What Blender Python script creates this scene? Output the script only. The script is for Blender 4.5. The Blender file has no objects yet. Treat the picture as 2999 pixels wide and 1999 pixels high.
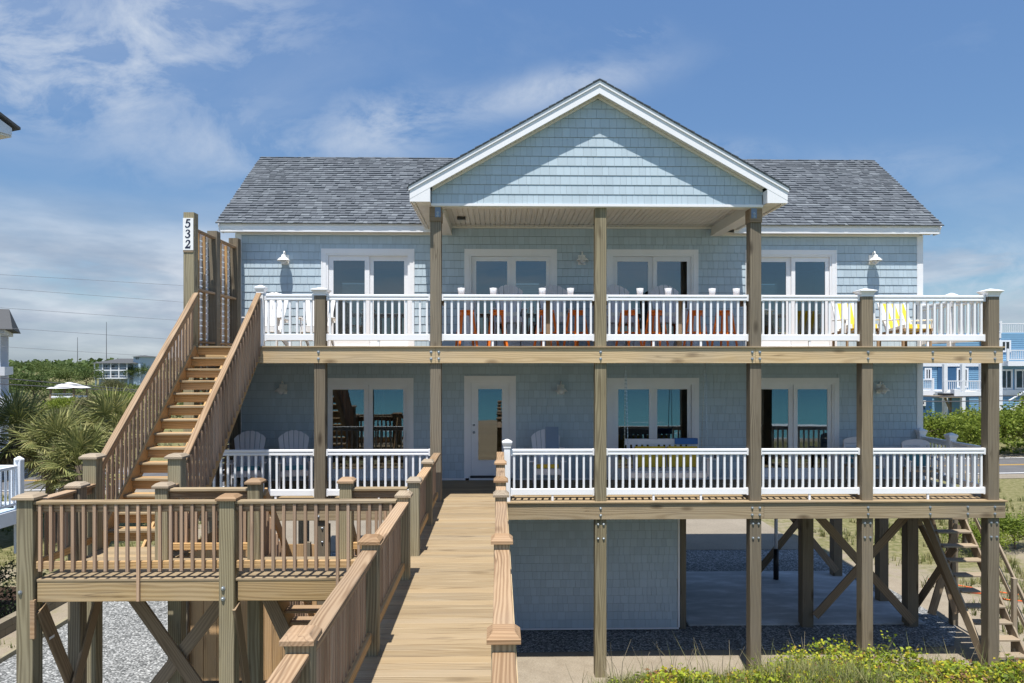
import bpy, bmesh, math, random
from mathutils import Vector, Matrix, noise

R = math.radians
rnd = random.Random(7)
scene = bpy.context.scene
COL = scene.collection

# ------------------------------------------------------------------ camera
cam_d = bpy.data.cameras.new("camera")
cam = bpy.data.objects.new("camera", cam_d)
COL.objects.link(cam)
cam.location = (0.0, -14.0, 6.14)
cam.rotation_euler = (R(90), 0, R(-1.06))
cam_d.sensor_width = 36.0
cam_d.lens = 25.26
cam_d.shift_y = 0.0221
cam_d.clip_start = 0.1
cam_d.clip_end = 9000
scene.camera = cam

# ------------------------------------------------------------------ light
SUN_EL, SUN_AZ = 71.0, 8.0
sun_d = bpy.data.lights.new("sun", 'SUN')
sun_d.energy = 5.0
sun_d.angle = R(0.53)
sun_d.color = (1.0, 0.96, 0.89)
sun = bpy.data.objects.new("sun", sun_d)
COL.objects.link(sun)
ldir = Vector((math.sin(R(SUN_AZ)) * math.cos(R(SUN_EL)), math.cos(R(SUN_AZ)) * math.cos(R(SUN_EL)), -math.sin(R(SUN_EL))))
sun.rotation_euler = ldir.to_track_quat('-Z', 'Y').to_euler()
sun.location = (0, -20, 40)

scene.view_settings.view_transform = 'Standard'
scene.view_settings.look = 'None'
scene.view_settings.exposure = 0.5
scene.view_settings.gamma = 1.0
scene.view_settings.use_curve_mapping = False

world = bpy.data.worlds.new("World")
scene.world = world
world.use_nodes = True


class NT:
    """small helper for node trees"""
    def __init__(s, tree):
        s.t = tree

    def n(s, typ, **kw):
        nd = s.t.nodes.new(typ)
        for k, v in kw.items():
            if k == 'i':
                for kk, vv in v.items():
                    sock = nd.inputs[kk]
                    if hasattr(vv, 'is_output') or isinstance(vv, bpy.types.NodeSocket):
                        s.t.links.new(vv, sock)
                    else:
                        sock.default_value = vv
            else:
                setattr(nd, k, v)
        return nd

    def math(s, op, a, b=0.0, c=0.0, clamp=False):
        nd = s.n('ShaderNodeMath', operation=op, use_clamp=clamp)
        for k, v in enumerate((a, b, c)):
            if isinstance(v, bpy.types.NodeSocket):
                s.t.links.new(v, nd.inputs[k])
            else:
                nd.inputs[k].default_value = v
        return nd.outputs[0]

    def vmath(s, op, a, b=(0, 0, 0)):
        nd = s.n('ShaderNodeVectorMath', operation=op)
        for k, v in enumerate((a, b)):
            if isinstance(v, bpy.types.NodeSocket):
                s.t.links.new(v, nd.inputs[k])
            else:
                nd.inputs[k].default_value = v
        return nd.outputs[0]

    def ramp(s, fac, stops, interp='LINEAR'):
        nd = s.n('ShaderNodeValToRGB')
        cr = nd.color_ramp
        cr.interpolation = interp
        while len(cr.elements) < len(stops):
            cr.elements.new(0.5)
        for e, (p, c) in zip(cr.elements, stops):
            e.position = p
            if isinstance(c, (int, float)):
                c = (c, c, c)
            e.color = (c[0], c[1], c[2], 1)
        s.t.links.new(fac, nd.inputs[0])
        return nd.outputs[0]

    def mix(s, fac, a, b, mode='MIX'):
        nd = s.n('ShaderNodeMix', data_type='RGBA', blend_type=mode)
        for k, v in ((0, fac), (6, a), (7, b)):
            if isinstance(v, bpy.types.NodeSocket):
                s.t.links.new(v, nd.inputs[k])
            elif k == 0:
                nd.inputs[k].default_value = v
            else:
                nd.inputs[k].default_value = (v[0], v[1], v[2], 1)
        return nd.outputs[2]

    def noise(s, vec, scale, detail=3, rough=0.55, dist=0.0):
        nd = s.n('ShaderNodeTexNoise', i={'Scale': scale, 'Detail': detail, 'Roughness': rough, 'Distortion': dist})
        if vec is not None:
            s.t.links.new(vec, nd.inputs['Vector'])
        return nd.outputs[0]

    def scale(s, vec, v3):
        return s.vmath('MULTIPLY', vec, v3)


# sky: Nishita with fair-weather cloud mixed in by direction
wt = NT(world.node_tree)
world.node_tree.nodes.clear()
sky = wt.n('ShaderNodeTexSky', sky_type='NISHITA')
sky.sun_disc = False
sky.sun_elevation = R(SUN_EL)
sky.sun_rotation = R(180 + SUN_AZ)
sky.altitude = 0
sky.air_density = 1.0
sky.dust_density = 0.4
sky.ozone_density = 2.2
tc = wt.n('ShaderNodeTexCoord').outputs['Generated']
sep = wt.n('ShaderNodeSeparateXYZ')
world.node_tree.links.new(tc, sep.inputs[0])
X, Y, Z = sep.outputs
zz = wt.math('ADD', wt.math('MAXIMUM', Z, 0.0), 0.13)
cmb = wt.n('ShaderNodeCombineXYZ', i={0: wt.math('DIVIDE', X, zz), 1: wt.math('DIVIDE', Y, zz), 2: 3.7})
n_hi = wt.noise(cmb.outputs[0], 0.95, 9, 0.60, 0.5)
n_big = wt.noise(cmb.outputs[0], 0.33, 2, 0.5, 0.2)
left = wt.ramp(X, [(0.0, 0.0), (1.0, 1.0)])
# weight of cloud: more to the left (land side), little to the right
lw = wt.n('ShaderNodeMapRange', interpolation_type='SMOOTHSTEP', i={'Value': X, 'From Min': 0.22, 'From Max': -0.42, 'To Min': -0.09, 'To Max': 0.13}).outputs[0]
hi = wt.math('ADD', wt.math('ADD', n_hi, lw), wt.math('MULTIPLY', wt.math('SUBTRACT', n_big, 0.5), 0.35))
hi_m = wt.ramp(hi, [(0.46, 0.0), (0.60, 0.40), (0.78, 0.85)])
lowv = wt.n('ShaderNodeCombineXYZ', i={0: wt.math('MULTIPLY', X, 2.6), 1: wt.math('MULTIPLY', Y, 2.6), 2: wt.math('MULTIPLY', Z, 11.0)})
n_lo = wt.noise(lowv.outputs[0], 1.45, 8, 0.58, 0.3)
band = wt.ramp(Z, [(0.0, 0.55), (0.05, 0.9), (0.12, 0.9), (0.21, 0.0)])
lwl = wt.n('ShaderNodeMapRange', interpolation_type='SMOOTHSTEP', i={'Value': X, 'From Min': 0.75, 'From Max': -0.35, 'To Min': -0.05, 'To Max': 0.21}).outputs[0]
land = wt.n('ShaderNodeMapRange', interpolation_type='SMOOTHSTEP', i={'Value': Y, 'From Min': -0.35, 'From Max': 0.25, 'To Min': 0.0, 'To Max': 1.0}).outputs[0]
lo_m = wt.math('MULTIPLY', wt.math('MULTIPLY', wt.ramp(wt.math('ADD', n_lo, lwl), [(0.46, 0.0), (0.58, 0.7), (0.70, 1.0)]), band), land)
shade = wt.noise(lowv.outputs[0], 2.6, 5, 0.55)
lo_c = wt.ramp(shade, [(0.34, (2.5, 3.05, 4.0)), (0.5, (3.5, 4.0, 4.8)), (0.66, (5.1, 5.5, 6.1))])
skc = wt.mix(1.0, sky.outputs[0], (0.78, 0.92, 1.04), 'MULTIPLY')
skc = wt.mix(1.0, skc, wt.ramp(Z, [(0.0, 0.74), (0.16, 0.80), (0.34, 1.0), (0.45, 1.12)]), 'MULTIPLY')
# the larger wisps, placed by direction
fw_ = wt.math('MAXIMUM', Y, 0.08)
tt = wt.math('DIVIDE', X, fw_)
ee = wt.math('DIVIDE', Z, fw_)
acc = None
for (t0, e0, rx_, re_, st_, tilt_) in ((-0.44, 0.48, 0.17, 0.075, 0.95, 0.0), (-0.60, 0.385, 0.16, 0.06, 0.95, 0.0), (-0.69, 0.46, 0.07, 0.08, 0.8, 0.0), (0.08, 0.385, 0.13, 0.026, 0.85, 0.22),
                                      (-0.15, 0.335, 0.075, 0.04, 0.85, 0.1), (-0.36, 0.30, 0.17, 0.05, 0.55, 0.0), (0.19, 0.462, 0.035, 0.014, 0.8, 0.1), (0.53, 0.27, 0.17, 0.03, 0.35, 0.1), (0.70, 0.125, 0.13, 0.05, 0.9, 0.0), (0.33, 0.30, 0.06, 0.014, 0.45, 0.0)):
    a_ = wt.math('DIVIDE', wt.math('SUBTRACT', tt, t0), rx_)
    b_ = wt.math('DIVIDE', wt.math('SUBTRACT', wt.math('SUBTRACT', ee, e0), wt.math('MULTIPLY', wt.math('SUBTRACT', tt, t0), tilt_)), re_)
    d_ = wt.math('ADD', wt.math('MULTIPLY', a_, a_), wt.math('MULTIPLY', b_, b_))
    g_ = wt.math('MULTIPLY', wt.math('EXPONENT', wt.math('MULTIPLY', d_, -0.9)), st_)
    acc = g_ if acc is None else wt.math('ADD', acc, g_)
fbm = wt.noise(wt.n('ShaderNodeCombineXYZ', i={0: tt, 1: wt.math('MULTIPLY', ee, 1.7), 2: 0.3}).outputs[0], 7.0, 9, 0.62, 0.4)
wisp = wt.math('MULTIPLY', wt.math('MINIMUM', acc, 1.0), wt.ramp(fbm, [(0.40, 0.0), (0.53, 0.6), (0.66, 1.0)]))
hi_w = wt.n('ShaderNodeMapRange', i={'Value': Y, 'From Min': -0.2, 'From Max': 0.3, 'To Min': 0.9, 'To Max': 0.22}).outputs[0]
hi_m = wt.math('MULTIPLY', hi_m, hi_w)
front_w = wt.math('GREATER_THAN', Y, 0.08)
hi_m = wt.math('MAXIMUM', hi_m, wt.math('MULTIPLY', wt.math('MULTIPLY', wisp, 0.8), front_w))
c1 = wt.mix(hi_m, skc, (5.0, 5.5, 6.2))
c2 = wt.mix(lo_m, c1, lo_c)
bg = wt.n('ShaderNodeBackground', i={'Strength': 0.095})
world.node_tree.links.new(c2, bg.inputs[0])
wo = wt.n('ShaderNodeOutputWorld')
world.node_tree.links.new(bg.outputs[0], wo.inputs[0])

# ------------------------------------------------------------------ materials
MATS = {}


def new_mat(name):
    m = bpy.data.materials.new(name)
    m.use_nodes = True
    m.node_tree.nodes.clear()
    nt = NT(m.node_tree)
    out = nt.n('ShaderNodeOutputMaterial')
    bs = nt.n('ShaderNodeBsdfPrincipled')
    m.node_tree.links.new(bs.outputs[0], out.inputs[0])
    MATS[name] = m
    return m, nt, bs, out


def piece_random(nt):
    """0..1 per object plus per face attribute 'rnd' (for joined pieces)"""
    oi = nt.n('ShaderNodeObjectInfo').outputs['Random']
    at = nt.n('ShaderNodeAttribute', attribute_name='rnd').outputs['Fac']
    return nt.math('FRACT', nt.math('ADD', oi, at))


def setc(nt, bs, col, rough=0.6, spec=0.3, bump=None, bstr=0.3, bdist=0.01):
    if isinstance(col, bpy.types.NodeSocket):
        nt.t.links.new(col, bs.inputs['Base Color'])
    else:
        bs.inputs['Base Color'].default_value = (*col, 1)
    if isinstance(rough, bpy.types.NodeSocket):
        nt.t.links.new(rough, bs.inputs['Roughness'])
    else:
        bs.inputs['Roughness'].default_value = rough
    bs.inputs['Specular IOR Level'].default_value = spec
    if bump is not None:
        b = nt.n('ShaderNodeBump', i={'Strength': bstr, 'Distance': bdist, 'Height': bump})
        nt.t.links.new(b.outputs[0], bs.inputs['Normal'])


def wood_mat(name, light, dark, contrast=0.8, knots=1.0, vary=0.22, warm=0.5, rings=14.0):
    m, nt, bs, out = new_mat(name)
    oc = nt.n('ShaderNodeTexCoord').outputs['Object']
    pr = piece_random(nt)
    off = nt.vmath('MULTIPLY', nt.n('ShaderNodeCombineXYZ', i={0: pr, 1: pr, 2: pr}).outputs[0], (57.0, 0.30, 0.22))
    v = nt.vmath('ADD', oc, off)
    # ring grain cut along the board
    warp = nt.n('ShaderNodeTexNoise', i={'Scale': 1.0, 'Detail': 2.0})
    nt.t.links.new(nt.scale(v, (0.45, 2.2, 2.2)), warp.inputs['Vector'])
    wv = nt.vmath('ADD', nt.scale(v, (0.04, 1.0, 1.0)), nt.scale(nt.vmath('SUBTRACT', warp.outputs[1], (0.5, 0.5, 0.5)), (0.0, 0.15, 0.15)))
    wave = nt.n('ShaderNodeTexWave', wave_type='RINGS', rings_direction='X', i={'Scale': rings, 'Distortion': 1.1, 'Detail': 3.0, 'Detail Scale': 1.5})
    nt.t.links.new(wv, wave.inputs['Vector'])
    fib = nt.noise(nt.scale(v, (2.2, 70.0, 70.0)), 1.0, 4, 0.65)
    blot = nt.noise(nt.scale(v, (0.9, 5.0, 5.0)), 1.0, 3, 0.6)
    g = nt.math('ADD', nt.math('MULTIPLY', wave.outputs['Fac'], 0.55), nt.math('MULTIPLY', fib, 0.45))
    g = nt.math('ADD', g, nt.math('MULTIPLY', nt.math('SUBTRACT', blot, 0.5), 0.5))
    g2 = nt.ramp(g, [(0.25, 0.0), (0.80, 1.0)])
    col = nt.mix(nt.math('MULTIPLY', g2, contrast), light, dark)
    # knots
    vor = nt.n('ShaderNodeTexVoronoi', i={'Scale': 1.0, 'Randomness': 1.0})
    nt.t.links.new(nt.scale(v, (1.15, 3.3, 3.3)), vor.inputs['Vector'])
    kn = nt.ramp(vor.outputs['Distance'], [(0.04, 1.0), (0.12, 0.6), (0.20, 0.0)])
    col = nt.mix(nt.math('MULTIPLY', kn, 0.75 * knots), col, (dark[0] * 0.38, dark[1] * 0.33, dark[2] * 0.3))
    cn = nt.noise(nt.scale(v, (0.30, 9.0, 9.0)), 1.0, 2, 0.5)
    cm_ = nt.ramp(nt.noise(nt.scale(v, (0.8, 3.0, 3.0)), 1.0, 2, 0.5), [(0.48, 0.0), (0.62, 1.0)])
    crk = nt.math('MULTIPLY', nt.ramp(nt.math('ABSOLUTE', nt.math('SUBTRACT', cn, 0.5)), [(0.0, 1.0), (0.014, 0.0)]), cm_)
    col = nt.mix(nt.math('MULTIPLY', crk, 0.65), col, (dark[0] * 0.4, dark[1] * 0.36, dark[2] * 0.33))
    stn = nt.ramp(nt.noise(nt.scale(v, (0.5, 1.7, 1.7)), 1.0, 4, 0.6), [(0.45, 0.0), (0.75, 0.32)])
    gy = sum(light) / 3 * 0.78
    col = nt.mix(stn, col, (gy * 1.08, gy, gy * 0.88))
    # per piece tone
    tone = nt.n('ShaderNodeMapRange', i={'Value': pr, 'To Min': 1.0 - vary, 'To Max': 1.0 + vary}).outputs[0]
    pr2 = nt.math('FRACT', nt.math('MULTIPLY', pr, 7.31))
    tint = nt.mix(pr2, (1.05, 0.99, 0.91), (0.97, 1.0, 1.06))
    col = nt.mix(warm, col, nt.mix(1.0, col, tint, 'MULTIPLY'))
    tn = nt.n('ShaderNodeCombineXYZ', i={0: tone, 1: tone, 2: tone}).outputs[0]
    col = nt.mix(1.0, col, tn, 'MULTIPLY')
    setc(nt, bs, col, 0.72, 0.25, g, 0.22, 0.006)
    return m


def flat_mat(name, col, rough=0.5, spec=0.4, var=0.05, nscale=3.0, dirt=0.0):
    m, nt, bs, out = new_mat(name)
    oc = nt.n('ShaderNodeTexCoord').outputs['Object']
    pr = piece_random(nt)
    n = nt.noise(oc, nscale, 4, 0.6)
    k = nt.math('ADD', nt.math('MULTIPLY', nt.math('SUBTRACT', n, 0.5), var * 2.5), nt.math('MULTIPLY', nt.math('SUBTRACT', pr, 0.5), var * 1.4))
    k = nt.math('ADD', k, 1.0)
    kv = nt.n('ShaderNodeCombineXYZ', i={0: k, 1: k, 2: k}).outputs[0]
    c = nt.mix(1.0, col, kv, 'MULTIPLY')
    if dirt:
        d = nt.ramp(nt.noise(oc, 1.3, 6, 0.7), [(0.5, 0.0), (0.8, dirt)])
        c = nt.mix(d, c, (col[0] * 0.5, col[1] * 0.46, col[2] * 0.4))
    setc(nt, bs, c, rough, spec)
    return m


wood_mat('deck_wood', (0.355, 0.275, 0.172), (0.225, 0.16, 0.088), 0.85, 0.6, 0.15)
wood_mat('gold_wood', (0.44, 0.315, 0.165), (0.29, 0.19, 0.085), 0.85, 0.9, 0.12, rings=11.0)
wood_mat('beam_wood', (0.61, 0.455, 0.265), (0.42, 0.295, 0.155), 0.75, 1.0, 0.05, rings=11.0)
wood_mat('beam_grey', (0.38, 0.30, 0.195), (0.25, 0.185, 0.11), 0.75, 1.2, 0.10, rings=11.0)
wood_mat('rail_wood', (0.41, 0.285, 0.175), (0.235, 0.145, 0.08), 0.85, 0.7, 0.2)
wood_mat('slat_wood', (0.43, 0.30, 0.205), (0.28, 0.18, 0.12), 0.7, 0.2, 0.22)
wood_mat('post_wood', (0.235, 0.197, 0.142), (0.12, 0.097, 0.068), 0.95, 1.1, 0.18, rings=12.0)
wood_mat('green_wood', (0.33, 0.29, 0.19), (0.185, 0.155, 0.095), 0.95, 1.0, 0.17, rings=12.0)
wood_mat('stair_wood', (0.52, 0.335, 0.155), (0.37, 0.215, 0.085), 0.8, 0.8, 0.12)
wood_mat('cap_wood', (0.36, 0.235, 0.135), (0.26, 0.155, 0.08), 0.8, 0.2, 0.22)
wood_mat('brace_wood', (0.29, 0.215, 0.14), (0.185, 0.13, 0.08), 0.8, 0.5, 0.14)
wood_mat('pale_wood', (0.36, 0.295, 0.215), (0.26, 0.20, 0.14), 0.7, 0.5, 0.12)
wood_mat('box_wood', (0.50, 0.32, 0.155), (0.37, 0.215, 0.095), 0.8, 0.6, 0.14)
flat_mat('white_vinyl', (0.83, 0.84, 0.87), 0.4, 0.4, 0.03, dirt=0.14)
flat_mat('white_trim', (0.80, 0.80, 0.82), 0.45, 0.35, 0.03, dirt=0.12)
flat_mat('soffit_white', (0.72, 0.69, 0.64), 0.5, 0.3, 0.03)
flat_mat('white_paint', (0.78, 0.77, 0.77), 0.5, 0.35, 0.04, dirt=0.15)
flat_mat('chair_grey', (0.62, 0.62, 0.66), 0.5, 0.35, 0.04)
flat_mat('lamp_white', (0.80, 0.79, 0.76), 0.3, 0.5, 0.02)
flat_mat('backing', (0.27, 0.325, 0.365), 0.8, 0.2)
flat_mat('dark_metal', (0.03, 0.03, 0.033), 0.4, 0.5)
flat_mat('bolt_steel', (0.36, 0.39, 0.42), 0.4, 0.6)
bpy.data.materials['bolt_steel'].node_tree.nodes['Principled BSDF'].inputs['Metallic'].default_value = 0.7
flat_mat('strap_steel', (0.16, 0.21, 0.30), 0.45, 0.5)
flat_mat('orange_paint', (0.85, 0.20, 0.02), 0.45, 0.4, 0.05)
flat_mat('towel_grey', (0.22, 0.28, 0.37), 0.85, 0.1, 0.06)
flat_mat('yellow_cloth', (0.56, 0.39, 0.05), 0.85, 0.1, 0.06)
flat_mat('teal_cloth', (0.09, 0.24, 0.29), 0.85, 0.1, 0.06)
flat_mat('blue_cloth', (0.06, 0.15, 0.36), 0.85, 0.1, 0.06)
flat_mat('cream_cloth', (0.72, 0.69, 0.62), 0.85, 0.1, 0.05)
flat_mat('curtain', (0.42, 0.46, 0.45), 0.9, 0.1, 0.05)
flat_mat('interior', (0.10, 0.105, 0.105), 0.9, 0.1)
flat_mat('navy_print', (0.012, 0.016, 0.045), 0.5, 0.3)
flat_mat('sign_white', (0.82, 0.82, 0.82), 0.4, 0.3)
flat_mat('black_plastic', (0.012, 0.012, 0.014), 0.4, 0.4)
flat_mat('wire_pale', (0.22, 0.23, 0.25), 0.6, 0.3)
flat_mat('wire_grey', (0.10, 0.10, 0.11), 0.6, 0.3)
flat_mat('orange_net', (0.75, 0.13, 0.03), 0.6, 0.3)
flat_mat('far_white', (0.70, 0.72, 0.76), 0.6, 0.3)
flat_mat('far_blue', (0.42, 0.52, 0.62), 0.6, 0.3)
flat_mat('far_roof', (0.085, 0.088, 0.092), 0.8, 0.2)
flat_mat('shadow_glass', (0.02, 0.026, 0.032), 0.08, 0.6)
flat_mat('bright_blue_siding', (0.175, 0.33, 0.49), 0.6, 0.3, 0.05)
flat_mat('dark_blue_siding', (0.035, 0.10, 0.20), 0.6, 0.3, 0.05)
flat_mat('mulch', (0.055, 0.035, 0.025), 0.95, 0.1, 0.35, 14.0)
flat_mat('timber_edge', (0.22, 0.19, 0.14), 0.85, 0.2, 0.15, 3.0)

# siding (wall shingles)
m, nt, bs, out = new_mat('siding')
pr = piece_random(nt)
oc = nt.n('ShaderNodeTexCoord').outputs['Object']
grain = nt.noise(nt.scale(oc, (60, 60, 4)), 1.0, 3, 0.6)
tone = nt.n('ShaderNodeMapRange', i={'Value': pr, 'To Min': 0.945, 'To Max': 1.045}).outputs[0]
tone = nt.math('ADD', tone, nt.math('MULTIPLY', nt.math('SUBTRACT', grain, 0.5), 0.08))
wpos = nt.n('ShaderNodeNewGeometry').outputs['Position']
fade = nt.noise(nt.scale(wpos, (0.9, 0.9, 0.28)), 1.0, 5, 0.65)
tone = nt.math('ADD', tone, nt.math('MULTIPLY', nt.math('SUBTRACT', fade, 0.5), 0.22))
c = nt.mix(1.0, (0.435, 0.525, 0.59), nt.n('ShaderNodeCombineXYZ', i={0: tone, 1: tone, 2: tone}).outputs[0], 'MULTIPLY')
setc(nt, bs, c, 0.55, 0.3, grain, 0.15, 0.004)

# roof shingles
m, nt, bs, out = new_mat('asphalt_shingle')
pr = piece_random(nt)
oc = nt.n('ShaderNodeTexCoord').outputs['Object']
gr = nt.noise(oc, 160.0, 2, 0.7)
blot = nt.noise(oc, 7.0, 3, 0.6)
c = nt.ramp(pr, [(0.0, (0.100, 0.111, 0.128)), (0.4, (0.112, 0.124, 0.142)), (0.7, (0.124, 0.138, 0.157)), (0.88, (0.145, 0.161, 0.181)), (1.0, (0.168, 0.186, 0.207))])
k = nt.math('ADD', 0.7, nt.math('ADD', nt.math('MULTIPLY', gr, 0.4), nt.math('MULTIPLY', blot, 0.2)))
c = nt.mix(1.0, c, nt.n('ShaderNodeCombineXYZ', i={0: k, 1: k, 2: k}).outputs[0], 'MULTIPLY')
setc(nt, bs, c, 0.95, 0.15, gr, 0.4, 0.003)


def glass_mat(name, tint, ior):
    m = bpy.data.materials.new(name)
    m.use_nodes = True
    m.node_tree.nodes.clear()
    nt = NT(m.node_tree)
    out = nt.n('ShaderNodeOutputMaterial')
    tr = nt.n('ShaderNodeBsdfTransparent', i={0: (*tint, 1)})
    gl = nt.n('ShaderNodeBsdfGlossy', i={0: (0.92, 0.97, 1.0, 1), 'Roughness': 0.0})
    oc = nt.n('ShaderNodeTexCoord').outputs['Object']
    bp = nt.n('ShaderNodeBump', i={'Strength': 0.04, 'Distance': 0.02, 'Height': nt.noise(oc, 1.6, 2, 0.5)})
    m.node_tree.links.new(bp.outputs[0], gl.inputs['Normal'])
    fr = nt.n('ShaderNodeFresnel', i={'IOR': ior})
    mx = nt.n('ShaderNodeMixShader')
    m.node_tree.links.new(fr.outputs[0], mx.inputs[0])
    m.node_tree.links.new(tr.outputs[0], mx.inputs[1])
    m.node_tree.links.new(gl.outputs[0], mx.inputs[2])
    m.node_tree.links.new(mx.outputs[0], out.inputs[0])
    MATS[name] = m


glass_mat('window_glass', (0.36, 0.44, 0.46), 2.3)

m, nt, bs, out = new_mat('frosted_cup')
setc(nt, bs, (0.82, 0.83, 0.86), 0.35, 0.4)
bs.inputs['Transmission Weight'].default_value = 0.25
tr = nt.n('ShaderNodeBsdfTranslucent', i={0: (0.85, 0.85, 0.9, 1)})
mx = nt.n('ShaderNodeMixShader', i={0: 0.35})
nt.t.links.new(bs.outputs[0], mx.inputs[1])
nt.t.links.new(tr.outputs[0], mx.inputs[2])
nt.t.links.new(mx.outputs[0], out.inputs[0])

m, nt, bs, out = new_mat('blind_slat')
setc(nt, bs, (0.8, 0.8, 0.78), 0.5, 0.2)
tr = nt.n('ShaderNodeBsdfTranslucent', i={0: (0.9, 0.9, 0.88, 1)})
mx = nt.n('ShaderNodeMixShader', i={0: 0.6})
nt.t.links.new(bs.outputs[0], mx.inputs[1])
nt.t.links.new(tr.outputs[0], mx.inputs[2])
nt.t.links.new(mx.outputs[0], out.inputs[0])

m, nt, bs, out = new_mat('striped_cloth')
oc = nt.n('ShaderNodeTexCoord').outputs['Object']
sx = nt.n('ShaderNodeSeparateXYZ')
nt.t.links.new(oc, sx.inputs[0])
st = nt.math('GREATER_THAN', nt.math('FRACT', nt.math('ADD', nt.math('MULTIPLY', sx.outputs[0], 5.0), 0.62)), 0.52)
setc(nt, bs, nt.mix(st, (0.80, 0.78, 0.72), (0.86, 0.62, 0.06)), 0.85, 0.1)


def foliage_mat(name, stops, trans=0.35):
    m, nt, bs, out = new_mat(name)
    a = nt.n('ShaderNodeAttribute', attribute_name='rnd').outputs['Fac']
    o = nt.n('ShaderNodeObjectInfo').outputs['Random']
    f = nt.math('ADD', a, nt.math('MULTIPLY', nt.math('SUBTRACT', o, 0.5), 0.18), clamp=True)
    c = nt.ramp(f, stops)
    setc(nt, bs, c, 0.6, 0.25)
    tr = nt.n('ShaderNodeBsdfTranslucent')
    nt.t.links.new(c, tr.inputs[0])
    mx = nt.n('ShaderNodeMixShader', i={0: trans})
    nt.t.links.new(bs.outputs[0], mx.inputs[1])
    nt.t.links.new(tr.outputs[0], mx.inputs[2])
    nt.t.links.new(mx.outputs[0], out.inputs[0])


foliage_mat('tree_leaf', [(0.0, (0.04, 0.07, 0.02)), (0.5, (0.095, 0.14, 0.04)), (1.0, (0.18, 0.215, 0.065))])
foliage_mat('bush_leaf', [(0.0, (0.075, 0.115, 0.018)), (0.5, (0.17, 0.225, 0.03)), (1.0, (0.28, 0.31, 0.05))])
foliage_mat('dune_leaf', [(0.0, (0.16, 0.12, 0.07)), (0.13, (0.11, 0.12, 0.04)), (0.3, (0.15, 0.22, 0.03)), (0.6, (0.30, 0.38, 0.035)), (0.82, (0.50, 0.50, 0.045)), (0.95, (0.60, 0.45, 0.04)), (1.0, (0.22, 0.12, 0.06))])
foliage_mat('grass_blade', [(0.0, (0.09, 0.12, 0.035)), (0.5, (0.21, 0.22, 0.075)), (1.0, (0.42, 0.36, 0.19))])
foliage_mat('palm_leaf', [(0.0, (0.08, 0.10, 0.035)), (0.5, (0.215, 0.23, 0.08)), (1.0, (0.50, 0.45, 0.20))], 0.2)
foliage_mat('dead_palm', [(0.0, (0.22, 0.17, 0.11)), (1.0, (0.46, 0.39, 0.29))], 0.2)
foliage_mat('scrub_leaf', [(0.0, (0.07, 0.075, 0.035)), (0.5, (0.13, 0.135, 0.06)), (1.0, (0.24, 0.215, 0.12))])
foliage_mat('hedge_leaf', [(0.0, (0.012, 0.022, 0.012)), (1.0, (0.05, 0.075, 0.03))])
flat_mat('twig', (0.36, 0.31, 0.22), 0.9, 0.1, 0.2)
flat_mat('bark', (0.14, 0.11, 0.085), 0.9, 0.1, 0.25, 9.0)

# ground: sand and dune grass
m, nt, bs, out = new_mat('ground')
oc = nt.n('ShaderNodeTexCoord').outputs['Object']
n1 = nt.noise(oc, 0.16, 5, 0.62)
n2 = nt.noise(oc, 2.2, 6, 0.7)
n3 = nt.noise(oc, 30.0, 4, 0.7)
sx = nt.n('ShaderNodeSeparateXYZ')
nt.t.links.new(oc, sx.inputs[0])
sand = nt.ramp(n2, [(0.3, (0.245, 0.205, 0.155)), (0.6, (0.31, 0.265, 0.205))])
grain = nt.ramp(n3, [(0.35, 0.82), (0.6, 1.06)])
sand = nt.mix(1.0, sand, grain, 'MULTIPLY')
grass = nt.ramp(nt.noise(oc, 5.0, 5, 0.7), [(0.3, (0.085, 0.098, 0.035)), (0.5, (0.165, 0.155, 0.07)), (0.7, (0.27, 0.235, 0.14))])
far = nt.n('ShaderNodeMapRange', interpolation_type='SMOOTHSTEP', i={'Value': sx.outputs[1], 'From Min': 2.0, 'From Max': 22.0, 'To Min': 0.02, 'To Max': 0.20}).outputs[0]
side = nt.n('ShaderNodeMapRange', interpolation_type='SMOOTHSTEP', i={'Value': nt.math('ABSOLUTE', sx.outputs[0]), 'From Min': 9.5, 'From Max': 14.0, 'To Min': -0.08, 'To Max': 0.03}).outputs[0]
front = nt.n('ShaderNodeMapRange', interpolation_type='SMOOTHSTEP', i={'Value': sx.outputs[1], 'From Min': -0.8, 'From Max': -2.2, 'To Min': 0.0, 'To Max': 0.22}).outputs[0]
side = nt.math('ADD', side, front)
gm = nt.ramp(nt.math('ADD', nt.math('ADD', nt.math('ADD', nt.math('MULTIPLY', n1, 0.6), nt.math('MULTIPLY', n2, 0.4)), far), side), [(0.50, 0.0), (0.62, 1.0)])
beach = nt.n('ShaderNodeMapRange', i={'Value': sx.outputs[1], 'From Min': -31.0, 'From Max': -26.0, 'To Min': 0.0, 'To Max': 1.0}).outputs[0]
gm = nt.math('MULTIPLY', gm, beach)
setc(nt, bs, nt.mix(gm, sand, grass), 0.95, 0.1, nt.math('ADD', n3, n2), 0.5, 0.03)

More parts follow.
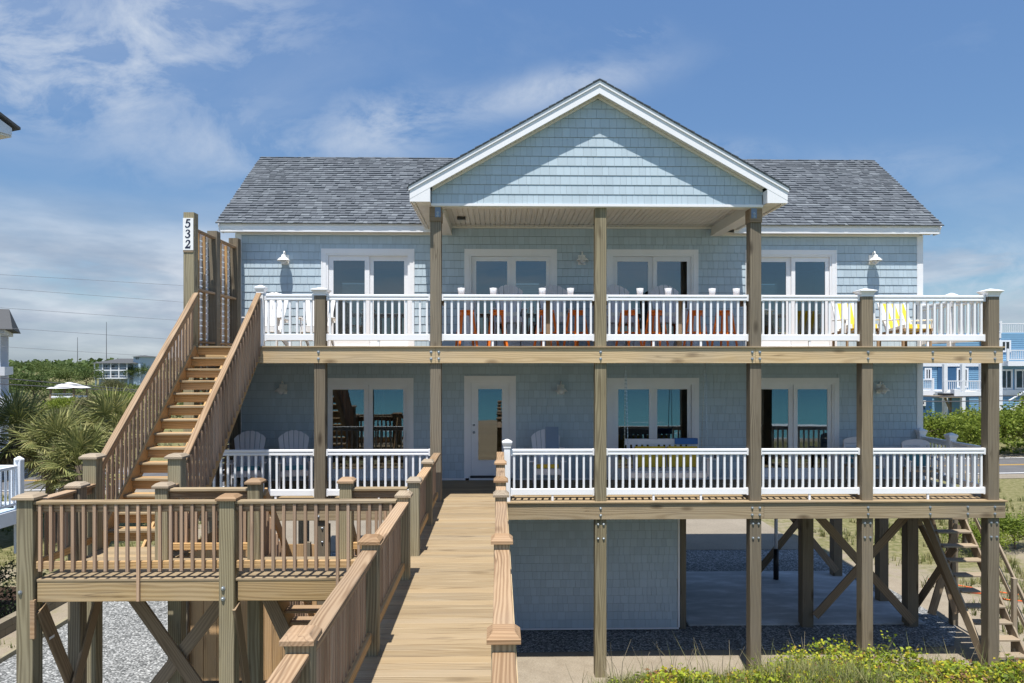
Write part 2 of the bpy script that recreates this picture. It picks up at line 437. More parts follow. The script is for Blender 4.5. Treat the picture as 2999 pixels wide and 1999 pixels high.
m, nt, bs, out = new_mat('gravel')
oc = nt.n('ShaderNodeTexCoord').outputs['Object']
vo = nt.n('ShaderNodeTexVoronoi', i={'Scale': 26.0})
nt.t.links.new(oc, vo.inputs['Vector'])
vo2 = nt.n('ShaderNodeTexVoronoi', i={'Scale': 26.0})
nt.t.links.new(oc, vo2.inputs['Vector'])
sepc = nt.n('ShaderNodeSeparateColor')
nt.t.links.new(vo2.outputs['Color'], sepc.inputs[0])
c = nt.ramp(sepc.outputs[0], [(0.0, (0.11, 0.115, 0.115)), (0.45, (0.25, 0.256, 0.255)), (0.8, (0.37, 0.377, 0.375)), (1.0, (0.54, 0.545, 0.54))])
gap = nt.ramp(vo.outputs['Distance'], [(0.35, 1.0), (0.75, 0.42)])
big = nt.ramp(nt.noise(oc, 0.9, 4, 0.6), [(0.35, 0.86), (0.65, 1.08)])
c = nt.mix(1.0, nt.mix(1.0, c, gap, 'MULTIPLY'), big, 'MULTIPLY')
setc(nt, bs, c, 0.9, 0.2, nt.math('SUBTRACT', 1.0, vo.outputs['Distance']), 0.8, 0.02)

m, nt, bs, out = new_mat('aggregate')
oc = nt.n('ShaderNodeTexCoord').outputs['Object']
c = nt.ramp(nt.noise(oc, 38.0, 3, 0.8), [(0.35, (0.19, 0.163, 0.125)), (0.65, (0.31, 0.272, 0.22))])
c = nt.mix(1.0, c, nt.ramp(nt.noise(oc, 0.7, 4, 0.6), [(0.3, 0.85), (0.7, 1.05)]), 'MULTIPLY')
setc(nt, bs, c, 0.9, 0.2)

m, nt, bs, out = new_mat('concrete')
oc = nt.n('ShaderNodeTexCoord').outputs['Object']
c = nt.ramp(nt.noise(nt.scale(oc, (0.8, 2.2, 1.0)), 1.1, 6, 0.65), [(0.3, (0.36, 0.365, 0.37)), (0.5, (0.46, 0.465, 0.47)), (0.72, (0.70, 0.71, 0.73))])
setc(nt, bs, c, 0.75, 0.3)

m, nt, bs, out = new_mat('asphalt')
oc = nt.n('ShaderNodeTexCoord').outputs['Object']
c = nt.ramp(nt.noise(oc, 0.8, 6, 0.7), [(0.3, (0.10, 0.10, 0.104)), (0.7, (0.14, 0.14, 0.144))])
setc(nt, bs, c, 0.9, 0.2)
flat_mat('road_white', (0.7, 0.7, 0.7), 0.7, 0.2)
flat_mat('road_yellow', (0.55, 0.33, 0.06), 0.7, 0.2)

m, nt, bs, out = new_mat('sea')
oc = nt.n('ShaderNodeTexCoord').outputs['Object']
sx = nt.n('ShaderNodeSeparateXYZ')
nt.t.links.new(oc, sx.inputs[0])
wv = nt.noise(nt.scale(oc, (0.25, 0.9, 1)), 1.0, 5, 0.6)
deep = nt.n('ShaderNodeMapRange', i={'Value': sx.outputs[1], 'From Min': -42.0, 'From Max': -160.0, 'To Min': 0.0, 'To Max': 1.0}).outputs[0]
c = nt.mix(deep, (0.10, 0.33, 0.35), (0.022, 0.165, 0.24))
foam = nt.ramp(nt.math('SUBTRACT', nt.noise(nt.scale(oc, (0.05, 0.22, 1)), 1.0, 4, 0.6), nt.math('MULTIPLY', deep, 0.9)), [(0.50, 0.0), (0.56, 1.0)])
c = nt.mix(foam, c, (0.75, 0.78, 0.8))
setc(nt, bs, c, 0.25, 0.3, wv, 0.5, 0.4)

M = MATS

# ------------------------------------------------------------------ object helpers
WM = {}
I4 = Matrix.Identity(4)


def put(o, mat4=None, parent=None):
    """link o at world matrix mat4 (or local, for parents still standing at the origin)"""
    mat4 = I4.copy() if mat4 is None else mat4
    COL.objects.link(o)
    WM[o] = mat4
    if parent is not None:
        o.parent = parent
        o.matrix_basis = WM[parent].inverted() @ mat4
    else:
        o.matrix_basis = mat4
    return o


def tag(o, label, cat=None, group=None, kind=None):
    if label:
        o['label'] = label
    if cat:
        o['category'] = cat
    if group:
        o['group'] = group
    if kind:
        o['kind'] = kind
    return o


def thing(name, label, cat, loc=(0, 0, 0), group=None, rotz=0.0):
    o = bpy.data.objects.new(name, None)
    o.empty_display_size = 0.2
    put(o, Matrix.Translation(loc) @ Matrix.Rotation(rotz, 4, 'Z'))
    return tag(o, label, cat, group)


def copy_tree(root, mat4, label=None):
    r = root.copy()
    COL.objects.link(r)
    r.matrix_basis = mat4
    WM[r] = mat4
    if label:
        r['label'] = label
    stack = [(root, r)]
    while stack:
        a, b = stack.pop()
        for ch in a.children:
            if ch not in WM:
                continue
            c = ch.copy()
            COL.objects.link(c)
            c.parent = b
            WM[c] = WM[b] @ c.matrix_basis
            stack.append((ch, c))
    return r


def TR(x, y, z, rz=0.0, s=1.0):
    return Matrix.Translation((x, y, z)) @ Matrix.Rotation(rz, 4, 'Z') @ Matrix.Scale(s, 4)


class MB:
    """collects faces, builds one mesh"""
    def __init__(s):
        s.v, s.f, s.r = [], [], []

    def poly(s, pts, r=0.0):
        b = len(s.v)
        s.v += [tuple(p) for p in pts]
        s.f.append(tuple(range(b, b + len(pts))))
        s.r.append(r)

    def box(s, x0, x1, y0, y1, z0, z1, r=0.0):
        b = len(s.v)
        s.v += [(x0, y0, z0), (x1, y0, z0), (x1, y1, z0), (x0, y1, z0), (x0, y0, z1), (x1, y0, z1), (x1, y1, z1), (x0, y1, z1)]
        for f in ((0, 3, 2, 1), (4, 5, 6, 7), (0, 1, 5, 4), (1, 2, 6, 5), (2, 3, 7, 6), (3, 0, 4, 7)):
            s.f.append(tuple(b + k for k in f))
            s.r.append(r)
        return s

    def bar(s, a, b_, w, h, up=(0, 0, 1), r=0.0):
        a, b_ = Vector(a), Vector(b_)
        d = (b_ - a).normalized()
        u = Vector(up)
        if abs(d.dot(u)) > 0.95:
            u = Vector((0, 1, 0))
        sd = u.cross(d).normalized() * (w / 2)
        u = d.cross(sd).normalized() * (h / 2)
        k = len(s.v)
        for p in (a, b_):
            s.v += [tuple(p - sd - u), tuple(p + sd - u), tuple(p + sd + u), tuple(p - sd + u)]
        for f in ((0, 1, 2, 3), (7, 6, 5, 4), (0, 4, 5, 1), (1, 5, 6, 2), (2, 6, 7, 3), (3, 7, 4, 0)):
            s.f.append(tuple(k + q for q in f))
            s.r.append(r)
        return s

    def prism(s, pts, y0, y1, r=0.0):
        """polygon in XZ (counter-clockwise seen from -Y) extruded from y0 to y1"""
        n = len(pts)
        b = len(s.v)
        s.v += [(p[0], y0, p[1]) for p in pts] + [(p[0], y1, p[1]) for p in pts]
        s.f.append(tuple(b + k for k in range(n)))
        s.f.append(tuple(b + n + k for k in reversed(range(n))))
        s.r += [r, r]
        for k in range(n):
            j = (k + 1) % n
            s.f.append((b + j, b + k, b + n + k, b + n + j))
            s.r.append(r)
        return s

    def lathe(s, prof, n=16, c=(0, 0, 0), r=0.0):
        """profile (radius, z) round the Z axis"""
        b = len(s.v)
        for (rad, z) in prof:
            for k in range(n):
                a = 2 * math.pi * k / n
                s.v.append((c[0] + rad * math.cos(a), c[1] + rad * math.sin(a), c[2] + z))
        for j in range(len(prof) - 1):
            for k in range(n):
                k2 = (k + 1) % n
                s.f.append((b + j * n + k, b + j * n + k2, b + (j + 1) * n + k2, b + (j + 1) * n + k))
                s.r.append(r)
        s.f.append(tuple(b + k for k in reversed(range(n))))
        s.f.append(tuple(b + (len(prof) - 1) * n + k for k in range(n)))
        s.r += [r, r]
        return s

    def tube(s, pts, rad, n=6, r=0.0):
        pts = [Vector(p) for p in pts]
        b = len(s.v)
        rads = rad if isinstance(rad, (list, tuple)) else [rad] * len(pts)
        for k, p in enumerate(pts):
            d = (pts[min(k + 1, len(pts) - 1)] - pts[max(k - 1, 0)]).normalized()
            u = Vector((0, 0, 1)) if abs(d.z) < 0.9 else Vector((0, 1, 0))
            sd = u.cross(d).normalized()
            u = d.cross(sd)
            for q in range(n):
                a = 2 * math.pi * q / n
                s.v.append(tuple(p + sd * rads[k] * math.cos(a) + u * rads[k] * math.sin(a)))
        for k in range(len(pts) - 1):
            for q in range(n):
                q2 = (q + 1) % n
                s.f.append((b + k * n + q, b + k * n + q2, b + (k + 1) * n + q2, b + (k + 1) * n + q))
                s.r.append(r)
        s.f.append(tuple(b + q for q in reversed(range(n))))
        s.f.append(tuple(b + (len(pts) - 1) * n + q for q in range(n)))
        s.r += [r, r]
        return s

    def mesh(s, name, mat, smooth=False):
        me = bpy.data.meshes.new(name)
        me.from_pydata(s.v, [], s.f)
        if any(s.r):
            at = me.attributes.new('rnd', 'FLOAT', 'FACE')
            at.data.foreach_set('value', s.r)
        me.materials.append(M[mat])
        if smooth:
            me.polygons.foreach_set('use_smooth', [True] * len(me.polygons))
        me.update()
        return me

    def build(s, name, mat, parent=None, mat4=None, smooth=False):
        me = s.mesh(name, mat, smooth)
        o = bpy.data.objects.new(name, me)
        if mat4 is None and parent is not None:
            mat4 = I4
        return put(o, mat4, parent)

    def build_c(s, name, mat, parent=None, smooth=False):
        """origin moved to the middle of the piece, so the grain follows it"""
        xs = [v[0] for v in s.v]; ys = [v[1] for v in s.v]; zs = [v[2] for v in s.v]
        c = Vector(((min(xs) + max(xs)) / 2, (min(ys) + max(ys)) / 2, (min(zs) + max(zs)) / 2))
        s.v = [tuple(Vector(v) - c) for v in s.v]
        return s.build(name, mat, parent, Matrix.Translation(c), smooth)


BOARD = {}


def board_mesh(L, w, h, mat, bev):
    key = (round(L, 3), round(w, 3), round(h, 3), mat, bev)
    me = BOARD.get(key)
    if me is None:
        y, z, b = w / 2, h / 2, min(bev, w * 0.3, h * 0.3)
        prof = [(-y + b, -z), (y - b, -z), (y, -z + b), (y, z - b), (y - b, z), (-y + b, z), (-y, z - b), (-y, -z + b)]
        v = [(-L / 2, p[0], p[1]) for p in prof] + [(L / 2, p[0], p[1]) for p in prof]
        f = [tuple(reversed(range(8))), tuple(range(8, 16))] + [(k, (k + 1) % 8, 8 + (k + 1) % 8, 8 + k) for k in range(8)]
        me = bpy.data.meshes.new('board')
        me.from_pydata(v, [], f)
        me.materials.append(M[mat])
        me.update()
        BOARD[key] = me
    return me


def board(name, a, b, w, h, mat, parent=None, up=(0, 0, 1), bev=0.006, local=False):
    """one board from a to b (centre line); h is measured along up, w across"""
    a, b = Vector(a), Vector(b)
    d = b - a
    L = d.length
    d = d / L
    u = Vector(up)
    if abs(d.dot(u)) > 0.97:
        u = Vector((0, 1, 0))
    sd = u.cross(d).normalized()
    u = d.cross(sd).normalized()
    mt = Matrix((d, sd, u)).transposed().to_4x4()
    mt.translation = (a + b) / 2
    o = bpy.data.objects.new(name, board_mesh(L, w, h, mat, bev))
    return put(o, mt, parent)


def post(name, x, y, z0, z1, w, mat, parent=None, d=None, bev=0.008):
    return board(name, (x, y, z0), (x, y, z1), w, d or w, mat, parent, up=(0, 1, 0), bev=bev)


_bolt = {}


def bolt(x, y, z, parent, r=0.021, nrm=(0, -1, 0)):
    """hex head with washer, facing -Y (or +/-X)"""
    if 'm' not in _bolt:
        b = MB()
        b.lathe([(0.0285, 0.0), (0.0285, 0.005)], 10)
        b.lathe([(0.019, 0.005), (0.019, 0.019), (0.013, 0.024)], 6)
        _bolt['m'] = b.mesh('bolt', 'bolt_steel')
    o = bpy.data.objects.new('bolt', _bolt['m'])
    q = Vector(nrm).to_track_quat('Z', 'Y').to_matrix().to_4x4()
    q.translation = (x, y, z)
    return put(o, q, parent)


# ------------------------------------------------------------------ levels and lines of the place
F1, F2 = 3.45, 6.49          # deck floors
WY = 2.69                    # sea-side wall of the house
HX0, HX1 = -6.05, 9.95       # house ends
EAVE = 9.32                  # top of eave edge
RIDGE_Y, RIDGE_Z = 5.5, 11.72
RS = (RIDGE_Z - 9.36) / (RIDGE_Y - (WY - 0.25))     # main roof slope

# ------------------------------------------------------------------ setting
def dune(x, y):
    s = max(0.0, min(1.0, (-0.25 - y) / 3.2))
    s = s * s * (3 - 2 * s)
    t = max(0.0, min(1.0, (x - 0.7) / 1.6))
    t = t * t * (3 - 2 * t)
    far = max(0.0, min(1.0, (y + 40) / 14.0)) if y < -26 else 1.0
    h = 1.15 * s * t * far
    h += 0.10 * s * t * noise.noise(Vector((x * 0.6, y * 0.6, 1.0)))
    if y > 60:
        k = min(1.0, (y - 60) / 120.0)
        h += k * (0.7 + 1.6 * max(0.0, noise.noise(Vector((x * 0.012, y * 0.012, 5.0)))))
    return h


def span(lims):
    out = []
    for a, b, st in lims:
        k = max(1, int(round((b - a) / st)))
        out += [a + (b - a) * q / k for q in range(k)]
    return out + [lims[-1][1]]


xs = span([(-4000, -600, 850), (-600, -80, 26), (-80, -12, 8), (-12, -1, 2.0), (-1, 16, 0.4), (16, 80, 8), (80, 600, 26), (600, 4000, 850)])
ys = span([(-44, -12, 2.0), (-12, 1, 0.4), (1, 60, 5.0), (60, 400, 14), (400, 1000, 150), (1000, 6000, 1250)])
g = MB()
for y in ys:
    for x in xs:
        z = dune(x, y)
        if y <= -40:
            z = -0.35
        g.v.append((x, y, z))
nx = len(xs)
for j in range(len(ys) - 1):
    for k in range(nx - 1):
        g.f.append((j * nx + k, j * nx + k + 1, (j + 1) * nx + k + 1, (j + 1) * nx + k))
        g.r.append(0.0)
tag(g.build('ground', 'ground', smooth=True), 'pale dune sand with patches of dry grass', kind='structure')

s = MB()
s.poly([(-5000, -6000, -0.2), (5000, -6000, -0.2), (5000, -39, -0.2), (-5000, -39, -0.2)])
tag(s.build('sea', 'sea'), 'blue green sea with breaking surf', kind='structure')


def sheet(name, pts, z, mat, label):
    b = MB()
    b.poly([(p[0], p[1], z) for p in pts])
    return tag(b.build(name, mat), label, kind='structure')


sheet('gravel', [(-10.2, -9), (0.15, -9), (0.15, -0.3), (0.4, 1.25), (4.2, 1.35), (7.5, 1.2), (9.9, 1.45), (10.7, 2.6), (10.6, 9.6), (-10.2, 9.6)], 0.012, 'gravel', 'pale grey gravel spread under the decks and house')
sheet('driveway', [(-8.6, 9.55), (10.2, 9.55), (10.4, 21.6), (-8.4, 19.9)], 0.022, 'aggregate', 'tan aggregate driveway behind the house')
rdx = lambda y0: [(-400, y0 - 38.0), (400, y0 + 34.0)]
RO = 23.0
sl = 0.088


def road_strip(name, o0, o1, z, mat, label):
    x0, x1 = -420, 420
    b = MB()
    b.poly([(x0, RO + o0 + sl * x0, z), (x1, RO + o0 + sl * x1, z), (x1, RO + o1 + sl * x1, z), (x0, RO + o1 + sl * x0, z)])
    return tag(b.build(name, mat), label, kind='structure')


road_strip('road_shoulder', -1.4, 8.2, 0.018, 'aggregate', 'sandy shoulder of the beach road')
road_strip('road', 0, 6.6, 0.03, 'asphalt', 'grey asphalt road running behind the house')
road_strip('road_edge_line', 0.2, 0.36, 0.036, 'road_white', 'white edge line painted along the near side of the road')
road_strip('road_edge_line', 6.2, 6.36, 0.036, 'road_white', 'white edge line painted along the far side of the road')
road_strip('road_centre_line', 3.15, 3.27, 0.036, 'road_yellow', 'one of two yellow centre lines on the road')
road_strip('road_centre_line', 3.40, 3.52, 0.036, 'road_yellow', 'other of two yellow centre lines on the road')
b = MB().box(4.45, 10.05, 2.74, 7.0, -0.1, 0.05)
tag(b.build('concrete_slab', 'concrete'), 'smooth concrete parking slab in shade under the house', kind='structure')

# ------------------------------------------------------------------ house
house = thing('beach_house', 'pale blue shingled two-storey beach house with white porch gable and grey roof', 'house', (2.0, 5.0, 0.0))


def holed_wall(name, x0, x1, z0, z1, y, holes, mat, t=0.12, parent=house):
    xs_ = sorted({x0, x1} | {h[0] for h in holes} | {h[1] for h in holes})
    zs_ = sorted({z0, z1} | {h[2] for h in holes} | {h[3] for h in holes})
    b = MB()
    for i in range(len(xs_) - 1):
        run = None
        for j in range(len(zs_) - 1):
            cx, cz = (xs_[i] + xs_[i + 1]) / 2, (zs_[j] + zs_[j + 1]) / 2
            solid = not any(h[0] < cx < h[1] and h[2] < cz < h[3] for h in holes)
            if solid:
                run = (run[0], zs_[j + 1]) if run else (zs_[j], zs_[j + 1])
            if run and (not solid or j == len(zs_) - 2):
                b.box(xs_[i], xs_[i + 1], y, y + t, run[0], run[1])
                run = None
    return b.build(name, mat, parent)


# door openings (outer casing x0, x1, top, floor)
SL_UP = [(-4.10, F2), (-0.795, F2), (2.505, F2), (5.76, F2)]
SL_LO = [(-4.12, F1), (2.52, F1), (5.815, F1)]
DW, DH = 2.15, 2.32
ENTRY = (-0.80, 0.40, F1)
EH = 2.42
holes_up = [(x + 0.1, x + DW - 0.1, f, f + DH - 0.1) for x, f in SL_UP]
holes_lo = [(x + 0.1, x + DW - 0.1, f, f + DH + 0.05 - 0.1) for x, f in SL_LO] + [(ENTRY[0] + 0.1, ENTRY[1] - 0.1, F1, F1 + EH - 0.1)]
holed_wall('wall', HX0, HX1, F2 - 0.12, 9.36, WY + 0.012, holes_up, 'backing')
holed_wall('wall', HX0, HX1, F1 - 0.02, F2 - 0.125, WY + 0.012, holes_lo, 'backing')
BW = [(-4.85, -4.05), (0.45, 1.25), (7.85, 8.65)]
holed_wall('wall', HX0, HX1, F1, 9.25, 8.25, [(a, b_, 7.35, 8.65) for a, b_ in BW], 'siding')
for x in (HX0, HX1 - 0.12):
    MB().box(x, x + 0.12, WY + 0.134, 8.248, F1, 9.25).build('wall', 'siding', house)
    # gable end above
    b = MB()
    xx = x
    b.poly([(xx, WY, 9.25), (xx, 8.3, 9.25), (xx, RIDGE_Y, RIDGE_Z - 0.12)])
    b.poly([(xx + 0.12, WY, 9.25), (xx + 0.12, 8.3, 9.25), (xx + 0.12, RIDGE_Y, RIDGE_Z - 0.12)])
    b.build('gable_end', 'siding', house)
b = MB().box(HX0 + 0.13, HX1 - 0.13, WY + 0.14, 8.24, F1 - 0.2, F1 - 0.03)
b.build('floor_slab', 'interior', house)
MB().box(HX0 + 0.13, HX1 - 0.13, WY + 0.14, 8.24, F2 - 0.25, F2 - 0.04).build('floor_slab', 'interior', house)
MB().box(HX0 + 0.13, HX1 - 0.13, WY + 0.14, 8.24, 9.05, 9.2).build('inner_ceiling', 'interior', house)
MB().box(HX0 + 0.13, HX1 - 0.13, 5.6, 5.7, F1, F2 - 0.26).build('inner_wall', 'interior', house)

# enclosure on the ground floor
ENX0, ENX1, ENY = 0.2, 4.12, 2.47
MB().box(ENX0, ENX1, ENY + 0.012, 6.6, 0.1, 3.1).build('ground_room', 'backing', house)
MB().box(ENX0, ENX1 + 0.02, ENY - 0.02, ENY + 0.005, 0.045, 0.085).build('base_trim', 'white_trim', house)
MB().box(ENX1, ENX1 + 0.045, ENY - 0.022, ENY + 0.02, 0.088, 3.1).build('corner_trim', 'white_trim', house)

# wall shingles: the gable ones and the lamp-lit upper corners singly, the rest joined
EXPO = 0.1855
SH_MESH = {}


def shingle_verts(w, h, t0=0.016, t1=0.005):
    """butt at z=0 thick, head thin; front towards -Y"""
    return [(0, 0, 0), (w, 0, 0), (w, 0, h), (0, 0, h), (0, -t0, 0), (w, -t0, 0), (w, -t1, h), (0, -t1, h)]


SHF = [(4, 5, 6, 7), (0, 4, 7, 3), (5, 1, 2, 6), (0, 1, 5, 4), (7, 6, 2, 3)]


def one_shingle(x, y, z, w, h):
    w = max(0.05, round(w / 0.008) * 0.008)
    key = (w, round(h, 3))
    me = SH_MESH.get(key)
    if me is None:
        me = bpy.data.meshes.new('shingle')
        me.from_pydata(shingle_verts(w - 0.004, h), [], SHF)
        me.materials.append(M['siding'])
        SH_MESH[key] = me
    o = bpy.data.objects.new('shingle', me)
    put(o, Matrix.Translation((x, y, z)), house)
    return w


def add_shingle(b, x, y, z, w, h):
    k = len(b.v)
    r = rnd.random() * 0.98 + 0.01
    for q in shingle_verts(w - 0.004, h):
        b.v.append((x + q[0], y + q[1], z + q[2]))
    for f in SHF:
        b.f.append(tuple(k + q for q in f))
        b.r.append(r)


def course_widths():
    return rnd.choice((0.088, 0.104, 0.12, 0.128, 0.144, 0.152, 0.168, 0.184))


def shingle_wall(x0, x1, z0, z1, y, holes, singles=None):
    b = MB()
    z = z0
    while z < z1 - 0.03:
        h = min(EXPO - 0.007, z1 - z)
        iv = [(x0, x1, z)]
        for (a, c, p, q) in holes:
            if min(q, z + EXPO) - max(p, z) > 0.004:
                nw = []
                for (s0, s1, zs) in iv:
                    if c <= s0 or a >= s1:
                        nw.append((s0, s1, zs))
                    else:
                        if a > s0:
                            nw.append((s0, a, zs))
                        if c < s1:
                            nw.append((c, s1, zs))
                        if q < z + EXPO - 0.02:
                            nw.append((max(a, s0), min(c, s1), q))
                iv = nw
        for (s0, s1, zs) in iv:
            x = s0 - rnd.random() * 0.08
            while x < s1 - 0.02:
                w = course_widths()
                a0, a1 = max(x, s0), min(x + w, s1)
                if a1 - a0 > 0.02:
                    add_shingle(b, a0, y, zs, a1 - a0, h - (zs - z))
                x += w
        z += EXPO
    o = b.build('shingles', 'siding', house)
    o['kind'] = 'stuff'
    return o


csh_up = [(x + 0.03, x + DW - 0.03, f - 0.3, f + DH - 0.03) for x, f in SL_UP]
shingle_top = 9.33
csh_lo = [(x + 0.03, x + DW - 0.03, f - 0.3, f + DH + 0.02) for x, f in SL_LO] + [(ENTRY[0] + 0.03, ENTRY[1] - 0.03, F1 - 0.3, F1 + EH - 0.03)]
shingle_wall(HX0 + 0.12, HX1 - 0.12, F2 + 0.02, 9.31, WY, csh_up)
shingle_wall(HX0 + 0.12, HX1 - 0.12, F1 + 0.05, F2 - 0.18, WY, csh_lo)
shingle_wall(ENX0, ENX1 - 0.002, 0.09, 3.09, ENY, [])
MB().box(HX0 + 0.12, HX1 - 0.12, WY - 0.022, WY, F1 + 0.0, F1 + 0.045).build('base_trim', 'white_trim', house)
MB().box(HX0 + 0.12, HX1 - 0.12, WY - 0.03, WY, F2 - 0.30, F2 - 0.20).build('frieze', 'soffit_white', house)
for x in (HX0, HX1 - 0.12):
    MB().box(x - 0.02, x + 0.12, WY - 0.024, WY + 0.11, F2 + 0.0, 9.16).build('corner_trim', 'white_trim', house)
    MB().box(x - 0.02, x + 0.12, WY - 0.024, WY + 0.11, F1 + 0.0, F2 - 0.32).build('corner_trim', 'white_trim', house)

# ---- doors
def casing_mesh(w, h, sill=0.0):
    """stepped casing round an opening, in local coords (x from 0, z from 0), front at -Y"""
    b = MB()
    for (o, t, wd) in ((0.0, 0.030, 0.028), (0.028, 0.022, 0.085)):
        b.box(o, o + wd, -t, 0.02, 0, h - o)
        b.box(w - o - wd, w - o, -t, 0.02, 0, h - o)
        b.box(o + wd, w - o - wd, -t, 0.02, h - o - wd, h - o)
    # jamb, recessed
    o, wd = 0.113, 0.045
    b.box(o, o + wd, -0.004, 0.16, 0, h - o)
    b.box(w - o - wd, w - o, -0.004, 0.16, 0, h - o)
    b.box(o + wd, w - o - wd, -0.004, 0.16, h - o - wd, h - o)
    b.box(o, w - o, -0.01, 0.16, 0.0, 0.045)
    return b


def frame_mesh(x0, x1, z0, z1, y0, y1, sw, tw, bw):
    b = MB()
    b.box(x0, x0 + sw, y0, y1, z0, z1)
    b.box(x1 - sw, x1, y0, y1, z0, z1)
    b.box(x0 + sw, x1 - sw, y0, y1, z1 - tw, z1)
    b.box(x0 + sw, x1 - sw, y0, y1, z0, z0 + bw)
    return b


def curtain_mesh(x0, x1, z0, z1, y):
    b = MB()
    n = max(6, int((x1 - x0) / 0.03))
    pts = [(x0 + (x1 - x0) * k / n, y + 0.03 * math.sin(k * 1.7)) for k in range(n + 1)]
    for k in range(n):
        b.poly([(pts[k][0], pts[k][1], z0), (pts[k + 1][0], pts[k + 1][1], z0), (pts[k + 1][0], pts[k + 1][1], z1), (pts[k][0], pts[k][1], z1)])
    return b


SD = {}


def sliding_door(x, f, h, left_slides, curtain):
    key = (h, left_slides)
    if key not in SD:
        gl = h - 0.27
        gl0 = 0.26
        cas = casing_mesh(DW, h).mesh('sliding_door', 'white_trim')
        mid = 1.073
        yf, yb = (0.075, 0.035) if left_slides else (0.035, 0.075)
        a = frame_mesh(0.16, mid + 0.03, 0.046, h - 0.16, yf, yf + 0.036, 0.11, 0.11, 0.21).mesh('sash', 'white_trim')
        c = frame_mesh(mid - 0.03 + 0.09 - 0.03, DW - 0.16, 0.046, h - 0.16, yb, yb + 0.036, 0.09, 0.11, 0.21).mesh('sash', 'white_trim')
        p1 = MB().box(0.265, 1.0, yf + 0.012, yf + 0.02, 0.25, gl + 0.01).mesh('pane', 'window_glass')
        p2 = MB().box(1.19 - 0.01, DW - 0.245, yb + 0.012, yb + 0.02, 0.25, gl + 0.01).mesh('pane', 'window_glass')
        SD[key] = (cas, a, c, p1, p2)
    cas, a, c, p1, p2 = SD[key]
    T = Matrix.Translation((x, WY, f))
    d = put(bpy.data.objects.new('sliding_door', cas), T, house)
    for nm, me in (('sash', a), ('sash', c), ('pane', p1), ('pane', p2)):
        put(bpy.data.objects.new(nm, me), T, d)
    hx = 0.21 if left_slides else DW - 0.21
    hb = MB().box(x + hx - 0.012, x + hx + 0.012, WY + 0.0, WY + 0.034, f + 0.92, f + 1.16)
    hb.build_c('door_handle', 'white_paint', d)
    for (c0, c1) in curtain:
        curtain_mesh(x + c0, x + c1, f + 0.1, f + h - 0.2, WY + 0.3).build('curtain', 'curtain', d, smooth=True)
    return d


sliding_door(*SL_UP[0], DH, False, [(0.22, 0.42)])
sliding_door(*SL_UP[1], DH, True, [])
sliding_door(*SL_UP[2], DH, True, [(1.78, 1.98)])
sliding_door(*SL_UP[3], DH, True, [])
sliding_door(*SL_LO[0], DH + 0.05, False, [(0.22, 0.62), (1.18, 1.42)])
sliding_door(*SL_LO[1], DH + 0.05, False, [(1.5, 1.95)])
sliding_door(*SL_LO[2], DH + 0.05, True, [(0.2, 0.34)])

ew = ENTRY[1] - ENTRY[0]
T = Matrix.Translation((ENTRY[0], WY, F1))
ed = put(bpy.data.objects.new('entry_door', casing_mesh(ew, EH).mesh('entry_door', 'white_trim')), T, house)
frame_mesh(0.16, ew - 0.16, 0.10, EH - 0.16, 0.03, 0.075, 0.145, 0.13, 0.34).build('door_leaf', 'white_trim', ed, T)
frame_mesh(0.295, ew - 0.295, 0.43, EH - 0.28, 0.018, 0.032, 0.03, 0.03, 0.03).build('glass_bead', 'white_trim', ed, T)
MB().box(0.30, ew - 0.30, 0.045, 0.053, 0.42, EH - 0.28).build('pane', 'window_glass', ed, T)
MB().box(0.14, ew - 0.14, -0.03, 0.06, 0.05, 0.098).build('threshold', 'dark_metal', ed, T)
for zk, rk in ((1.27, 0.026), (1.10, 0.03)):
    k = MB().lathe([(rk, 0), (rk, 0.012), (rk * 0.55, 0.03), (rk * 0.9, 0.05), (rk * 0.5, 0.062)], 10)
    q = Vector((0, -1, 0)).to_track_quat('Z', 'Y').to_matrix().to_4x4()
    q.translation = (ENTRY[0] + 0.225, WY + 0.03, F1 + zk)
    k.build('door_knob', 'bolt_steel', ed, q, smooth=True)
# blinds in the windows of the rear wall, seen through the glass doors
for a, b_ in BW:
    fr = frame_mesh(a - 0.06, b_ + 0.06, 7.29, 8.71, 8.19, 8.245, 0.06, 0.06, 0.06).build('rear_window', 'white_trim', house)
    for k in range(24):
        z = 7.38 + k * 0.052
        bl = MB().bar((a + 0.01, 8.215, z), (b_ - 0.01, 8.215, z), 0.02, 0.044)
        bl.build_c('blind_slat', 'blind_slat', fr)

# ---- main roof
def roof_pt(x, s, front=True):
    """point on the main roof: s = distance up the slope from the eave edge"""
    L = math.hypot(1, RS)
    y = (WY - 0.25 - 0.04) + s / L
    z = 9.36 - 0.04 * RS + s * RS / L
    return (x, y if front else 2 * RIDGE_Y - y, z)


SLEN = (RIDGE_Y - (WY - 0.29)) * math.hypot(1, RS)
RX0, RX1 = HX0 - 0.36, HX1 + 0.32
b = MB()
for fr in (True, False):
    b.poly([roof_pt(RX0, 0, fr), roof_pt(RX1, 0, fr), roof_pt(RX1, SLEN, fr), roof_pt(RX0, SLEN, fr)])
p = [Vector(roof_pt(RX0, 0)) + Vector((0, 0, -0.03)), Vector(roof_pt(RX1, 0)) + Vector((0, 0, -0.03))]
roof = b.build('roof', 'asphalt_shingle', house)
